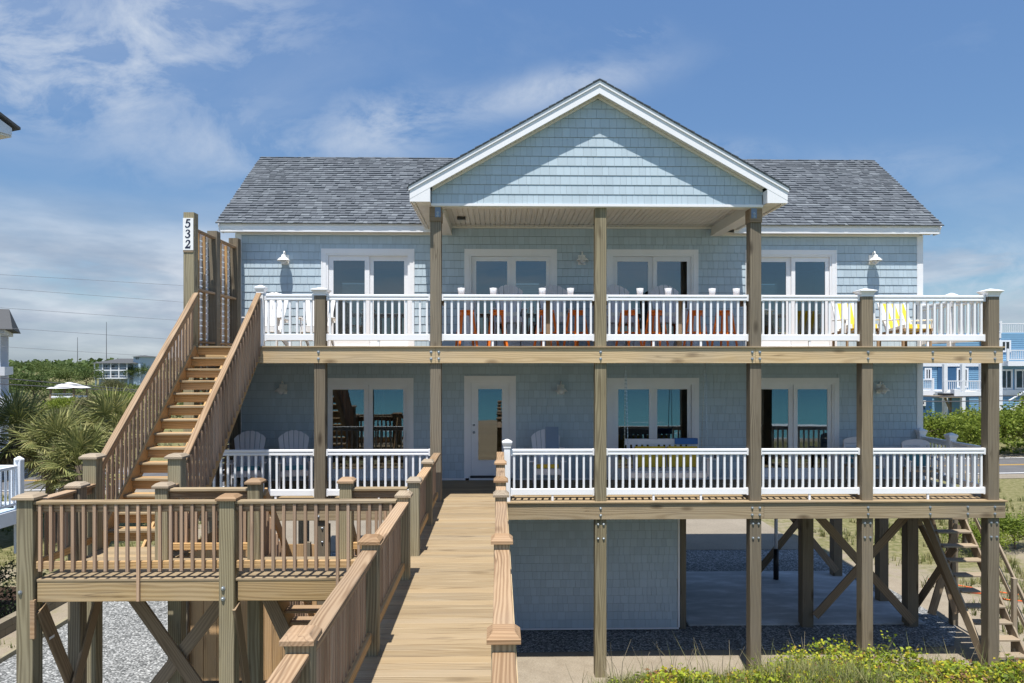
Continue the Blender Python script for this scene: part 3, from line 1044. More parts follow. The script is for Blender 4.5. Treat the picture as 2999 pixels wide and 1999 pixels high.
# fascia and soffit along the eaves
for fr in (True, False):
    ye = WY - 0.25 if fr else 2 * RIDGE_Y - (WY - 0.25)
    sg = 1 if fr else -1
    for xa_, xb_ in (((RX0 + 0.05, -1.55), (5.42, RX1 - 0.05)) if fr else ((RX0 + 0.05, RX1 - 0.05),)):
        MB().box(xa_, xb_, min(ye, ye + 0.03 * sg), max(ye, ye + 0.03 * sg), 9.155, 9.335).build('fascia', 'white_trim', house)
        MB().box(xa_ - 0.01, xb_ + 0.01, min(ye - 0.012 * sg, ye), max(ye - 0.012 * sg, ye), 9.295, 9.345).build('drip_edge', 'soffit_white', house)
for k in range(int((RX1 - RX0 - 0.12) / 0.305)):
    x = RX0 + 0.06 + k * 0.305
    if -1.5 < x < 5.1:
        continue
    MB().box(x, x + 0.30, WY - 0.22, WY + 0.01, 9.172, 9.18).build_c('soffit_panel', 'soffit_white', house)
for xa_, xb_ in ((HX0 + 0.1, -1.32), (5.19, HX1 - 0.1)):
    MB().box(xa_, xb_, WY - 0.034, WY, 9.125, 9.168).build('soffit_trim', 'soffit_white', house)
for x in (RX0 + 0.05, RX1 - 0.08):
    for fr in (True, False):
        pa, pb = Vector(roof_pt(x, 0.04, fr)), Vector(roof_pt(x, SLEN - 0.02, fr))
        MB().bar(pa + Vector((0.015, 0, -0.11)), pb + Vector((0.015, 0, -0.11)), 0.03, 0.17).build('rake_board', 'white_trim', house)
        q0, q1 = Vector(roof_pt(x, 0.04, fr)), Vector(roof_pt(x, SLEN - 0.02, fr))
        inner = 0.34 if x < 0 else -0.30
        sb = MB()
        dz = Vector((0, 0, -0.14))
        sb.poly([q0 + dz, q1 + dz, q1 + dz + Vector((inner, 0, 0)), q0 + dz + Vector((inner, 0, 0))])
        sb.build('rake_soffit', 'soffit_white', house)
    pt = roof_pt(x, 0)
    MB().box(x + 0.001, x + 0.029, WY - 0.22, WY + 0.0, 9.157, 9.33).build('eave_return', 'white_trim', house)

# roof shingles: thin slabs, the lowest courses singly
rvec = Vector((0, 1, RS)).normalized()
nvec = Vector((0, -RS, 1)).normalized()
TAB = {}
RMAT = Matrix((Vector((1, 0, 0)), rvec, nvec)).transposed().to_4x4()


def tab_mesh(w, L, t):
    key = (w, t)
    me = TAB.get(key)
    if me is None:
        me = bpy.data.meshes.new('roof_shingle')
        v = [(0, 0, 0.001), (w, 0, 0.001), (w, L, 0.001), (0, L, 0.001), (0, 0, t), (w, 0, t), (w, L, 0.004), (0, L, 0.004)]
        me.from_pydata(v, [], [(4, 5, 6, 7), (0, 1, 5, 4), (1, 2, 6, 5), (3, 0, 4, 7)])
        me.materials.append(M['asphalt_shingle'])
        TAB[key] = me
    return me


PORCH_AX, PORCH_SL = 1.935, 0.562      # porch roof axis and slope
PTOP = 11.60


def under_porch(x, z):
    return z < PTOP - PORCH_SL * abs(x - PORCH_AX) - 0.05 and abs(x - PORCH_AX) < 3.66


stuff = MB()
RC = 0.128
n_single = 0
ncourse = int(SLEN / RC) + 1
for c in range(ncourse):
    s0 = c * RC
    L = min(RC + 0.02, SLEN - s0)
    if L < 0.03:
        break
    x = RX0 - rnd.random() * 0.25
    while x < RX1:
        w = rnd.choice((0.08, 0.10, 0.12, 0.15, 0.18, 0.20))
        t = rnd.choice((0.020, 0.022, 0.030, 0.034))
        a0, a1 = max(x, RX0 - 0.012), min(x + w, RX1 + 0.012)
        x += w
        if a1 - a0 < 0.03:
            continue
        pt = Vector(roof_pt(a0, s0))
        if under_porch((a0 + a1) / 2, pt.z - 0.15):
            continue
        if n_single < 300 and a1 - a0 > w - 0.001:
            o = bpy.data.objects.new('roof_shingle', tab_mesh(w - 0.004, L, t))
            mm = RMAT.copy()
            mm.translation = pt
            put(o, mm, house)
            n_single += 1
        else:
            k = len(stuff.v)
            r = rnd.random() * 0.98 + 0.01
            for q in ((0, 0, 0.001), (a1 - a0 - 0.003, 0, 0.001), (a1 - a0 - 0.003, L, 0.001), (0, L, 0.001), (0, 0, t), (a1 - a0 - 0.003, 0, t), (a1 - a0 - 0.003, L, 0.004), (0, L, 0.004)):
                stuff.v.append(tuple(pt + Vector((q[0], 0, 0)) + rvec * q[1] + nvec * q[2]))
            for f in ((4, 5, 6, 7), (0, 1, 5, 4), (1, 2, 6, 5), (3, 0, 4, 7)):
                stuff.f.append(tuple(k + q for q in f))
                stuff.r.append(r)
stuff.build('roof_shingles', 'asphalt_shingle', house)['kind'] = 'stuff'
x = RX0
while x < RX1 - 0.1:
    cp = MB()
    z0 = RIDGE_Z - 0.02 + rnd.random() * 0.008
    cp.poly([(x, RIDGE_Y - 0.14, z0 - 0.10), (x + 0.29, RIDGE_Y - 0.14, z0 - 0.105), (x + 0.29, RIDGE_Y, z0 + 0.025), (x, RIDGE_Y, z0 + 0.035)])
    cp.poly([(x + 0.29, RIDGE_Y + 0.14, z0 - 0.105), (x, RIDGE_Y + 0.14, z0 - 0.10), (x, RIDGE_Y, z0 + 0.035), (x + 0.29, RIDGE_Y, z0 + 0.025)])
    cp.build_c('ridge_cap', 'asphalt_shingle', house)
    x += 0.2

# ---- porch gable
AX = PORCH_AX
GX0, GX1 = -1.30, 5.165
HALF = 3.665
GF = -0.25                 # front of the overhang
BACK = 5.3


def rake_z(dx, top):
    return top - PORCH_SL * abs(dx)


b = MB()
for sg in (-1, 1):
    xo = AX + sg * (HALF + 0.02)
    q = [(AX, GF - 0.035, PTOP), (AX, BACK, PTOP), (xo, BACK, rake_z(HALF + 0.02, PTOP)), (xo, GF - 0.035, rake_z(HALF + 0.02, PTOP))]
    q2 = [(a, c_, z - 0.022) for (a, c_, z) in q]
    b.poly(q); b.poly(q2)
    b.poly([q[0], q[3], q2[3], q2[0]])
    b.poly([q[3], q[2], q2[2], q2[3]])
b.build('porch_roof', 'asphalt_shingle', house)
# shingle tabs along the rake edge (seen edge on)
for sg in (-1, 1):
    n = 26
    for k in range(n):
        d0 = HALF * k / n
        d1 = d0 + HALF / n - 0.006
        bb = MB()
        zt = lambda d: rake_z(d, PTOP)
        th = 0.012 if k % 2 else 0.022
        bb.prism([(AX + sg * d0, zt(d0) + 0.001), (AX + sg * d1, zt(d1) + 0.001), (AX + sg * d1, zt(d1) + th), (AX + sg * d0, zt(d0) + 0.006)][::sg], GF - 0.045, GF + 0.35)
        bb.build_c('roof_shingle', 'asphalt_shingle', house)
for sg in (-1, 1):
    # rake board in two steps, closed at the plumb cut by the boxed return
    pts = lambda top, bot, d1: [(AX, PTOP - top), (AX + sg * d1, rake_z(d1, PTOP - top)), (AX + sg * d1, rake_z(d1, PTOP - bot)), (AX, PTOP - bot)][::-sg]
    MB().prism(pts(0.024, 0.094, HALF - 0.01), GF - 0.022, GF + 0.02).build('rake_trim', 'white_trim', house)
    MB().prism(pts(0.096, 0.262, HALF - 0.03), GF, GF + 0.03).build('rake_board', 'white_trim', house)
    # boxed eave return
    xo, xi = AX + sg * (HALF - 0.03), (GX0 - 0.012 if sg < 0 else GX1 + 0.012)
    zo = rake_z(HALF - 0.03, PTOP - 0.096)
    zi = rake_z(abs(xi - AX), PTOP - 0.262)
    zb = 9.245
    rp = [(xo, zb), (xi, zb), (xi, zi), (xo, rake_z(HALF - 0.03, PTOP - 0.262))]
    if sg > 0:
        rp = rp[::-1]
    MB().prism(rp, GF + 0.003, GF + 0.033).build('eave_return', 'white_trim', house)
    MB().box(min(xi, xi + 0.02 * sg), max(xi, xi + 0.02 * sg), GF + 0.034, -0.001, zb, zi - 0.01).build('eave_return', 'white_trim', house)
    # side fascia and side soffit
    MB().box(min(xo, xo - 0.03 * sg), max(xo, xo - 0.03 * sg), GF + 0.035, WY + 0.2, zb - 0.004, zo).build('fascia', 'white_trim', house)
    for k in range(20):
        y0 = GF + 0.035 + k * 0.142
        MB().box(min(xi, xo - 0.035 * sg), max(xi, xo - 0.035 * sg), y0, y0 + 0.138, zb - 0.002, zb + 0.008).build_c('soffit_panel', 'soffit_white', house)
    MB().box(min(xo - 0.1 * sg, xo - 0.06 * sg), max(xo - 0.1 * sg, xo - 0.06 * sg), GF + 0.036, WY - 0.25, zb - 0.02, zb - 0.004).build('soffit_trim', 'soffit_white', house)
    # raking soffit of the overhang in panels
    n = 34
    dmax = abs(xi - AX) - 0.02
    for k in range(n):
        d0, d1 = dmax * k / n, dmax * (k + 1) / n - 0.005
        sp = MB()
        tb = PTOP - 0.235
        sp.prism([(AX + sg * d0, rake_z(d0, tb)), (AX + sg * d1, rake_z(d1, tb)), (AX + sg * d1, rake_z(d1, tb) + 0.01), (AX + sg * d0, rake_z(d0, tb) + 0.01)][::sg], GF + 0.031, -0.02)
        sp.build_c('soffit_panel', 'soffit_white', house)
    MB().prism(pts(0.238, 0.285, dmax)[::1], -0.045, -0.016).build('soffit_trim', 'soffit_white', house)
# gable wall
b = MB()
GB = 9.245
apz = PTOP - 0.24
b.prism([(GX0, GB), (GX1, GB), (GX1, rake_z(GX1 - AX, apz)), (AX, apz), (GX0, rake_z(AX - GX0, apz))], 0.004, 0.16)
b.build('gable_wall', 'backing', house)
z = GB + 0.022
row = 0
while z < apz - 0.06:
    half = (apz + 0.0 - z) / PORCH_SL
    x0, x1 = max(GX0, AX - half), min(GX1, AX + half)
    x = x0
    while x < x1 - 0.03:
        w = course_widths()
        if x + w > x1:
            w = x1 - x
        # keep the heads under the roof
        w = one_shingle(x, 0.0, z, w, EXPO - 0.007)
        x += w
    z += EXPO
MB().box(GX0 - 0.01, GX1 + 0.01, -0.032, 0.0, GB - 0.03, GB + 0.018).build('gable_trim', 'white_trim', house)
# porch ceiling boards, beams
ci = 0
x = GX0 + 0.22
while x < GX1 - 0.24:
    MB().box(x, x + 0.100, 0.17, WY - 0.03, 9.335, 9.345).build_c('ceiling_board', 'soffit_white', house)
    x += 0.112
MB().box(GX0, GX1, 0.005, WY, 9.352, 9.37).build('porch_ceiling', 'soffit_white', house)
MB().box(GX0 + 0.2, GX1 - 0.2, WY - 0.032, WY - 0.001, 9.29, 9.333).build('soffit_trim', 'soffit_white', house)
for x0 in (GX0 + 0.005, GX1 - 0.215):
    MB().box(x0, x0 + 0.21, 0.17, WY - 0.034, 9.145, 9.35).build('porch_beam', 'soffit_white', house)
    MB().box(x0 - 0.008, x0 + 0.218, 0.19, WY - 0.001, 9.125, 9.143).build('porch_beam_trim', 'soffit_white', house)
    MB().box(x0 - 0.008, x0 + 0.0, 0.19, WY - 0.001, 9.144, 9.20).build('porch_beam_trim', 'soffit_white', house)
MB().box(GX0 + 0.01, GX1 - 0.01, -0.0, 0.165, 9.20, GB - 0.032).build('porch_beam', 'soffit_white', house)
for (u, v_) in ((0.05, 0.75), (3.6, 0.75)):
    MB().lathe([(0.09, 0), (0.09, 0.012)], 14, (u, v_, 9.32)).build('ceiling_light', 'soffit_white', house)
MB().box(-0.9, -0.72, 1.55, 1.67, 9.28, 9.335).build('porch_sensor', 'dark_metal', house)

# ---- piles and braces under the house
for (x, y, w) in ((4.27, 2.62, 0.14), (7.2, 2.72, 0.26), (9.67, 2.72, 0.26), (7.4, 6.6, 0.26), (9.75, 6.6, 0.26), (9.9, 4.4, 0.24), (4.3, 6.75, 0.24), (-2.5, 2.9, 0.26), (-5.8, 2.9, 0.26), (-2.5, 7.5, 0.26), (-5.8, 7.5, 0.26)):
    post('house_pile', x, y, -0.3, 3.2, w, 'post_wood', house)
for a, b_ in (((7.3, 2.56, 2.75), (9.66, 2.56, 0.12)), ((9.55, 2.51, 2.72), (7.33, 2.51, 0.30)), ((7.4, 6.46, 3.0), (9.7, 6.46, 0.2)), ((9.7, 6.41, 3.0), (7.4, 6.41, 0.2)),
              ):
    board('cross_brace', a, b_, 0.04, 0.19, 'brace_wood', house)
for k in range(9):
    y = 2.8 + 0.45 * k
    if k < 9:
        board('floor_joist', (HX0 + 0.1, y, 3.2), (HX1 - 0.1, y, 3.2), 0.05, 0.24, 'brace_wood', house)
MB().lathe([(0.05, 0.9), (0.05, 3.0)], 10, (7.85, 6.2, 0)).build('drain_pipe', 'white_vinyl', house, smooth=True)
MB().lathe([(0.075, 0.0), (0.075, 0.9)], 10, (7.85, 6.2, 0.02)).build('drain_pipe', 'black_plastic', house, smooth=True)

# ------------------------------------------------------------------ wall lamps
def lamp_proto():
    t = thing('wall_lamp', 'x', 'wall lamp', group='white wall lamps on the house front')
    MB().box(-0.085, 0.085, -0.03, 0.0, -0.11, 0.115).build('backplate', 'lamp_white', t)
    arm = []
    for k in range(9):
        a = math.pi * (0.0 + k / 8.0)
        arm.append((0, -0.085 + 0.065 * math.cos(a) * 1.0, 0.10 + 0.085 * math.sin(a)))
    arm = [(0, -0.02, 0.06)] + arm
    MB().tube(arm, 0.014, 8).build('arm', 'lamp_white', t, smooth=True)
    sh = MB().lathe([(0.03, 0.10), (0.045, 0.085), (0.05, 0.045), (0.095, 0.02), (0.142, -0.03), (0.146, -0.042), (0.128, -0.036), (0.04, 0.02)], 20, (0, -0.165, 0))
    sh.build('shade', 'lamp_white', t, smooth=True)
    gl = MB().lathe([(0.068, -0.02), (0.068, -0.065), (0.05, -0.095), (0.025, -0.115)], 14, (0, -0.165, 0))
    gl.build('globe', 'frosted_cup', t, smooth=True)
    MB().lathe([(0.076, -0.05), (0.076, -0.062)], 14, (0, -0.165, 0)).build('guard_ring', 'lamp_white', t, smooth=True)
    return t


lamps = [(-4.92, 8.545, 'white barn wall lamp lit by sun left of the upper leftmost sliding door'),
         (1.93, 8.56, 'white barn wall lamp in porch shade beside the middle upper post'),
         (8.75, 8.58, 'white barn wall lamp lit by sun near the upper right house corner'),
         (-4.97, 5.56, 'shaded white wall lamp beside the stairs above two lower deck chairs'),
         (1.44, 5.55, 'shaded white wall lamp right of the single glass entry door'),
         (8.93, 5.56, 'shaded white wall lamp mostly hidden behind a lower deck post')]
lp = lamp_proto()
for k, (x, z, lab) in enumerate(lamps):
    Mx = Matrix.Translation((x, WY - 0.004, z))
    if k == 0:
        first = lp
        continue
    copy_tree(lp, Mx, lab)
lp.matrix_basis = Matrix.Translation((lamps[0][0], WY - 0.004, lamps[0][1]))
lp['label'] = lamps[0][2]

# ------------------------------------------------------------------ decks
PW = 0.142
def planks_y(y0, y1, x0, x1, z, parent, mat='deck_wood', t=0.03, cut=None):
    y = y0
    while y < y1 - 0.03:
        w = min(PW, y1 - y)
        xa = x0
        if cut and y + w / 2 > cut[0] and y + w / 2 < cut[1]:
            xa = cut[2]
        board('plank', (xa, y + w / 2, z - t / 2), (x1, y + w / 2, z - t / 2), w - 0.006, t, mat, parent, bev=0.004)
        y += PW


upper = thing('upper_deck', 'upper timber deck with bolted tan front beam under white railings', 'deck', (2.6, 1.3, F2 - 0.33))
planks_y(-0.03, WY - 0.03, HX0 + 0.02, 9.98, F2, upper, cut=(-0.2, 0.25, -4.72))
for x0, x1 in ((-4.72, -1.235), (-1.23, 5.03), (5.035, 9.95)):
    board('beam', (x0, 0.02, F2 - 0.182), (x1, 0.02, F2 - 0.182), 0.04, 0.298, 'beam_wood', upper, bev=0.003)
for x0, x1 in ((-4.72, 9.93), (-6.0, -4.74)):
    board('beam', (x0, 0.27, F2 - 0.182), (x1, 0.27, F2 - 0.182), 0.04, 0.29, 'beam_wood', upper, bev=0.003)
for x in (-4.72, -4.68, -6.03, 9.93):
    board('rim_joist', (x, 0.28, F2 - 0.182), (x, WY - 0.04, F2 - 0.182), 0.038, 0.28, 'beam_wood', upper, bev=0.003)
for k in range(36):
    x = -5.8 + k * 0.44
    if x < 9.8:
        board('joist', (x, 0.30, F2 - 0.16), (x, WY - 0.05, F2 - 0.16), 0.04, 0.235, 'brace_wood', upper, bev=0.003)
lower = thing('lower_deck', 'lower timber deck with bolted weathered front beam running along the house', 'deck', (2.0, 1.3, F1 - 0.33))
planks_y(-0.03, WY - 0.03, HX0 + 0.02, 10.03, F1, lower)
for x0, x1 in ((-5.95, -1.0), (0.18, 5.2), (5.205, 10.0)):
    board('beam', (x0, 0.02, F1 - 0.19), (x1, 0.02, F1 - 0.19), 0.04, 0.31, 'beam_grey', lower, bev=0.003)
board('beam', (-5.95, 0.27, F1 - 0.19), (9.95, 0.27, F1 - 0.19), 0.04, 0.30, 'beam_wood', lower, bev=0.003)
for x in (-5.97, 9.98):
    board('rim_joist', (x, 0.05, F1 - 0.19), (x, WY - 0.04, F1 - 0.19), 0.038, 0.30, 'beam_wood', lower, bev=0.003)
for k in range(36):
    x = -5.75 + k * 0.44
    if x < 9.85:
        board('joist', (x, 0.30, F1 - 0.17), (x, WY - 0.05, F1 - 0.17), 0.04, 0.24, 'brace_wood', lower, bev=0.003)

PX = [-3.485, -1.23, 2.0, 5.055, 7.275, 9.80]
PWID = [0.215, 0.215, 0.225, 0.225, 0.225, 0.225]
for x in PX:
    two = x in (PX[1], PX[3])
    for f, dz in ((F2, (-0.115, -0.245)), (F1, (-0.13, -0.265))):
        if f == F1 and x in (PX[1],):
            continue
        for q in dz:
            for dx in ((-0.075, 0.075) if two else (0.0,)):
                bolt(x + dx - 0.01, 0.0, f + q, upper if f == F2 else lower)
for x in (8.55, 9.2):
    for q in (-0.115, -0.245):
        bolt(x + (0.1 if x > 9 else 0), 0.0, F2 + q, upper)
for x in (8.5, 9.25):
    for q in (-0.13, -0.265):
        bolt(x, 0.0, F1 + q, lower)

PLAB = ['leftmost tall deck post, square timber with white cap at upper rail',
        'tall timber post carrying the left end of the porch gable',
        'tall pale timber post under the middle of the porch gable',
        'tall timber post carrying the right end of the porch gable',
        'second tall deck post from the right, with white cap',
        'rightmost corner deck post with white cap at upper rail']


def white_cap(x, y, z, parent, w=0.27):
    h = w / 2
    k = h * 0.62
    b = MB()
    rings = [(k + 0.012, 0.0), (k + 0.012, 0.03), (k + 0.03, 0.075), (h, 0.105), (h, 0.118), (0.02, 0.165)]
    base = len(b.v)
    for (r_, zz_) in rings:
        b.v += [(-r_, -r_, zz_), (r_, -r_, zz_), (r_, r_, zz_), (-r_, r_, zz_)]
    for j in range(len(rings) - 1):
        for q in range(4):
            q2 = (q + 1) % 4
            b.f.append((j * 4 + q, j * 4 + q2, (j + 1) * 4 + q2, (j + 1) * 4 + q)); b.r.append(0)
    b.f.append((3, 2, 1, 0)); b.r.append(0)
    n = len(rings) * 4
    b.f.append((n - 4, n - 3, n - 2, n - 1)); b.r.append(0)
    return b.build('post_cap', 'white_vinyl', parent, Matrix.Translation((x, y, z)))


for k, x in enumerate(PX):
    w = PWID[k]
    t = thing('deck_post', PLAB[k], 'post', (x, 0.14, 0), 'tall timber posts along the deck front')
    top = (F2 + 0.985) if k in (0, 4, 5) else 9.20
    y = 0.04 + w / 2
    mat = 'post_wood' if k != 2 else 'green_wood'
    # below the lower deck, between the decks, above
    post('post_shaft', x, y, -0.3, top, w, mat, t)
    if k in (1, 3):
        MB().box(x - 0.118, x + 0.118, 0.012, 0.30, 8.93, 9.198).build_c('beam_end', 'brace_wood', t)
        MB().box(x + (-0.01 if k == 1 else -0.10), x + (0.10 if k == 1 else 0.01), 0.004, 0.011, 9.0, 9.199).build_c('steel_strap', 'strap_steel', t)
        for q in (9.03, 9.09):
            bolt(x + (0.045 if k == 1 else -0.045), 0.003, q, t)
    if top < 9:
        white_cap(x, y, top + 0.002, t, 0.34)
    if k != 1:
        for q in ((3.00, 2.72) if k else (2.95, 2.68)):
            for dx in (-0.055, 0.055):
                bolt(x + dx, 0.04, q, t)

# ------------------------------------------------------------------ white vinyl railings
BALU = {}


def white_rail(a, b_, f, label, feet=2, group='white railings along the decks', out=(0, -1)):
    a, b_ = Vector((a[0], a[1], f)), Vector((b_[0], b_[1], f))
    d = (b_ - a)
    L = d.length
    d.normalize()
    t = thing('white_railing', label, 'railing', (a + b_) / 2, group)
    up = Vector((0, 0, 1))
    for nm, z0, z1, w in (('top_rail', 0.968, 1.016, 0.09), ('top_rail', 0.948, 0.967, 0.05), ('top_rail', 0.902, 0.947, 0.078), ('bottom_rail', 0.112, 0.235, 0.062)):
        board(nm, a + up * (z0 + z1) / 2, b_ + up * (z0 + z1) / 2, w, z1 - z0, 'white_vinyl', t, bev=0.008)
    n = max(2, int(round(L / 0.1325)))
    for k in range(n):
        p = a + d * (L * (k + 0.5) / n)
        board('baluster', p + up * 0.236, p + up * 0.901, 0.042, 0.042, 'white_vinyl', t, bev=0.005)
    for k in range(feet):
        p = a + d * (L * (k + 1) / (feet + 1))
        board('rail_foot', p + up * 0.001, p + up * 0.111, 0.042, 0.042, 'white_vinyl', t, bev=0.004)
    for p, s_ in ((a, 1), (b_, -1)):
        for z0, z1, w in ((0.895, 1.022, 0.10), (0.104, 0.243, 0.072)):
            q = p + d * 0.018 * s_
            board('rail_bracket', q + up * z0, q + up * z1, w, 0.034, 'white_vinyl', t, bev=0.006) if abs(d.y) > 0.5 else board('rail_bracket', q + up * z0, q + up * z1, 0.034, w, 'white_vinyl', t, bev=0.006)
    return t


def white_post(x, y, f, h, label):
    t = thing('white_post', label, 'post', (x, y, f), 'white vinyl railing posts')
    post('post_sleeve', x, y, f, f + h, 0.125, 'white_vinyl', t)
    white_cap(x, y, f + h + 0.001, t, 0.2)
    return t


RY = 0.15
def hw(k):
    return PWID[k] / 2 + 0.004


white_rail((-4.575, RY), (PX[0] - hw(0), RY), F2, 'short upper white railing between the stair top and the leftmost post', 1)
white_rail((PX[0] + hw(0), RY), (PX[1] - hw(1), RY), F2, 'upper white railing in front of the leftmost upper sliding door', 1)
white_rail((PX[1] + hw(1), RY), (PX[2] - hw(2), RY), F2, 'upper white railing in the left half of the porch, before four stools')
white_rail((PX[2] + hw(2), RY), (PX[3] - hw(3), RY), F2, 'upper white railing in the right half of the porch, before four stools')
white_rail((PX[3] + hw(3), RY), (PX[4] - hw(4), RY), F2, 'upper white railing in front of the rightmost upper sliding door', 1)
white_rail((PX[4] + hw(4), RY), (PX[5] - hw(5), RY), F2, 'upper white railing before the yellow striped chairs at the right corner', 1)
white_rail((-5.9, RY), (PX[0] - hw(0), RY), F1, 'lower white railing partly in shade behind the wooden stairs', 2)
white_rail((PX[0] + hw(0), RY), (PX[1] - hw(1), RY), F1, 'lower white railing in front of the lower left sliding door', 1)
white_rail((0.235, RY), (PX[2] - hw(2), RY), F1, 'lower white railing right of the walkway, before the yellow cushioned chair', 1)
white_rail((PX[2] + hw(2), RY), (PX[3] - hw(3), RY), F1, 'lower white railing in front of the porch swing')
white_rail((PX[3] + hw(3), RY), (PX[4] - hw(4), RY), F1, 'lower white railing in front of the lower rightmost sliding door', 1)
white_rail((PX[4] + hw(4), RY), (PX[5] - hw(5), RY), F1, 'lower white railing at the right corner before a teal cushioned chair', 1)
for f, w_ in ((F2, 'upper'), (F1, 'lower')):
    white_rail((9.85, 0.30), (9.85, 1.40), f, w_ + ' white end railing from the corner post, nearer half', 0)
    white_rail((9.85, 1.54), (9.85, 2.50), f, w_ + ' white end railing reaching the house corner, farther half', 0)
    white_post(9.85, 1.47, f, 1.03, w_ + ' white post halfway along the deck end railing')
    white_post(9.85, 2.58, f, 1.03, w_ + ' white post of the end railing against the house corner')
white_post(-4.65, 0.15, F2, 1.03, 'white post with flat cap at the top of the wooden stairs')
white_post(0.165, 0.12, F1, 1.05, 'white post ending the lower railing beside the walkway')

# ------------------------------------------------------------------ wooden walkway and gangway
walk = thing('walkway', 'long sunlit timber boardwalk leading from the foreground to the entry door', 'walkway', (-0.55, -7.0, F1))
WX0, WX1 = -1.3, 0.13
y = -14.9
while y < -0.04:
    board('plank', (WX0 + rnd.uniform(-.004, .004), y + PW / 2, F1 - 0.016 + rnd.uniform(-.0015, .0015)), (WX1, y + PW / 2, F1 - 0.016 + rnd.uniform(-.0015, .0015)), PW - 0.0065, 0.032, 'deck_wood', walk, bev=0.004)
    y += PW
for x in (-1.22, -0.6, 0.08):
    board('stringer_joist', (x, -14.9, F1 - 0.155), (x, -0.05, F1 - 0.155), 0.045, 0.24, 'beam_wood', walk, bev=0.003)
board('rim_board', (WX1 + 0.022, -14.9, F1 - 0.15), (WX1 + 0.022, -0.05, F1 - 0.15), 0.03, 0.25, 'beam_wood', walk, bev=0.003)


def wood_cap(x, y, z, parent, w=0.205, mat='cap_wood'):
    b = MB()
    h = w / 2
    rings = [(h, 0.0), (h, 0.028), (h * 0.66, 0.062), (h * 0.6, 0.064)]
    for (r_, zz_) in rings:
        b.v += [(-r_, -r_, zz_), (r_, -r_, zz_), (r_, r_, zz_), (-r_, r_, zz_)]
    for j in range(len(rings) - 1):
        for q in range(4):
            q2 = (q + 1) % 4
            b.f.append((j * 4 + q, j * 4 + q2, (j + 1) * 4 + q2, (j + 1) * 4 + q)); b.r.append(0)
    b.f.append((3, 2, 1, 0)); b.r.append(0)
    n = len(rings) * 4
    b.f.append((n - 4, n - 3, n - 2, n - 1)); b.r.append(0)
    return b.build('post_cap', mat, parent, Matrix.Translation((x, y, z)) @ Matrix.Rotation(rnd.choice((0, 1.5708)), 4, 'Z'))


def rail_post(x, y, z0, ztop, label, w=0.15, mat='green_wood', name='railing_post', capmat='cap_wood', cat='post', group='capped timber posts of the walkway railings'):
    t = thing(name, label, cat, (x, y, max(z0, 0)), group)
    post('post_shaft', x, y, z0, ztop, w, mat, t)
    wood_cap(x, y, ztop + 0.001, t, w * 1.36, capmat)
    return t


def wood_rail(a, b_, label, out, f=F1, flat=0.14, longs=(), group='wooden railings of walkway and platform', cut=0.0, drop=0.0):
    """a, b_ (x, y) of the rail line; out = unit vector to the outer side where the balusters are fixed"""
    a, b_ = Vector((a[0], a[1], f)), Vector((b_[0], b_[1], f))
    o = Vector((out[0], out[1], 0))
    d = b_ - a
    L = d.length
    d.normalize()
    up = Vector((0, 0, 1))
    t = thing('wooden_railing', label, 'railing', (a + b_) / 2, group)
    board('hand_rail', a + up * 0.958, b_ + up * 0.958, flat, 0.038, 'deck_wood' if abs(d.x) > 0.5 else 'rail_wood', t)
    board('upper_rail', a + up * 0.886, b_ + up * 0.886, 0.04, 0.1, 'rail_wood', t)
    board('lower_rail', a + up * 0.17, b_ + up * 0.17, 0.04, 0.095, 'stair_wood', t)
    n = max(1, int(round(L / 0.134)))
    for k in range(n):
        p = a + d * (L * (k + 0.5) / n) + o * 0.0405
        z0 = 0.10
        if k in longs:
            z0 = -0.27
            p = p + o * 0.0
        board('baluster', p + up * (z0 + rnd.uniform(-.006, .006)), p + up * 0.937, 0.038, 0.038, 'slat_wood', t, bev=0.003)
    return t


LXP, RXP = -1.19, 0.03
LY = [-12.1, -9.65, -7.29, -4.96, -3.84, -1.93, -0.12]
lname = ['left walkway post behind the frame edge', 'nearest left walkway post with broad weathered cap', 'second left walkway post from the viewer, cap showing end grain',
         'left walkway post where the platform front rail joins', 'left walkway post at the far side of the platform opening', 'left walkway post third from the house end of the boardwalk', 'left walkway post against the lower deck edge']
for k, y in enumerate(LY):
    if k == 6:
        continue
    rail_post(LXP, y, 0.0, F1 + 1.03, lname[k], capmat='cap_wood' if k < 3 else 'pale_wood')
for k, (y0, y1, lab) in enumerate(((LY[0], LY[1], 'left walkway railing closest to the viewer, running out of frame'), (LY[1], LY[2], 'left walkway railing between the two nearest capped posts'),
                                   (LY[2], LY[3], 'left walkway railing ending at the platform front corner'), (LY[4], LY[5], 'left walkway railing just beyond the platform opening'), (LY[5], -0.02, 'left walkway railing meeting the lower deck'))):
    wood_rail((LXP, y0 + 0.076), (LXP, y1 - 0.076), lab, (-1, 0))
RYP = [-12.1, -9.65, -7.29, -4.96, -3.84, -2.05]
rname = ['right walkway post outside the frame', 'nearest right walkway post with broad cap showing growth rings', 'second right walkway post from the viewer', 'third right walkway post from the viewer with pale cap',
         'fourth right walkway post from the viewer', 'fifth right walkway post, before the white post']
for k, y in enumerate(RYP):
    rail_post(RXP, y, 0.0, F1 + 1.03, rname[k], capmat='pale_wood' if k == 3 else 'cap_wood')
for k in range(5):
    wood_rail((RXP, RYP[k] + 0.076), (RXP, RYP[k + 1] - 0.076), ['right walkway railing closest to the viewer', 'right walkway railing between its two nearest capped posts', 'right walkway railing third section from the viewer', 'right walkway railing short section opposite the platform', 'right walkway railing fifth section from the viewer'][k], (1, 0))
wood_rail((RXP, RYP[5] + 0.076), (RXP, 0.04), 'right walkway railing last section, at the white post', (1, 0))

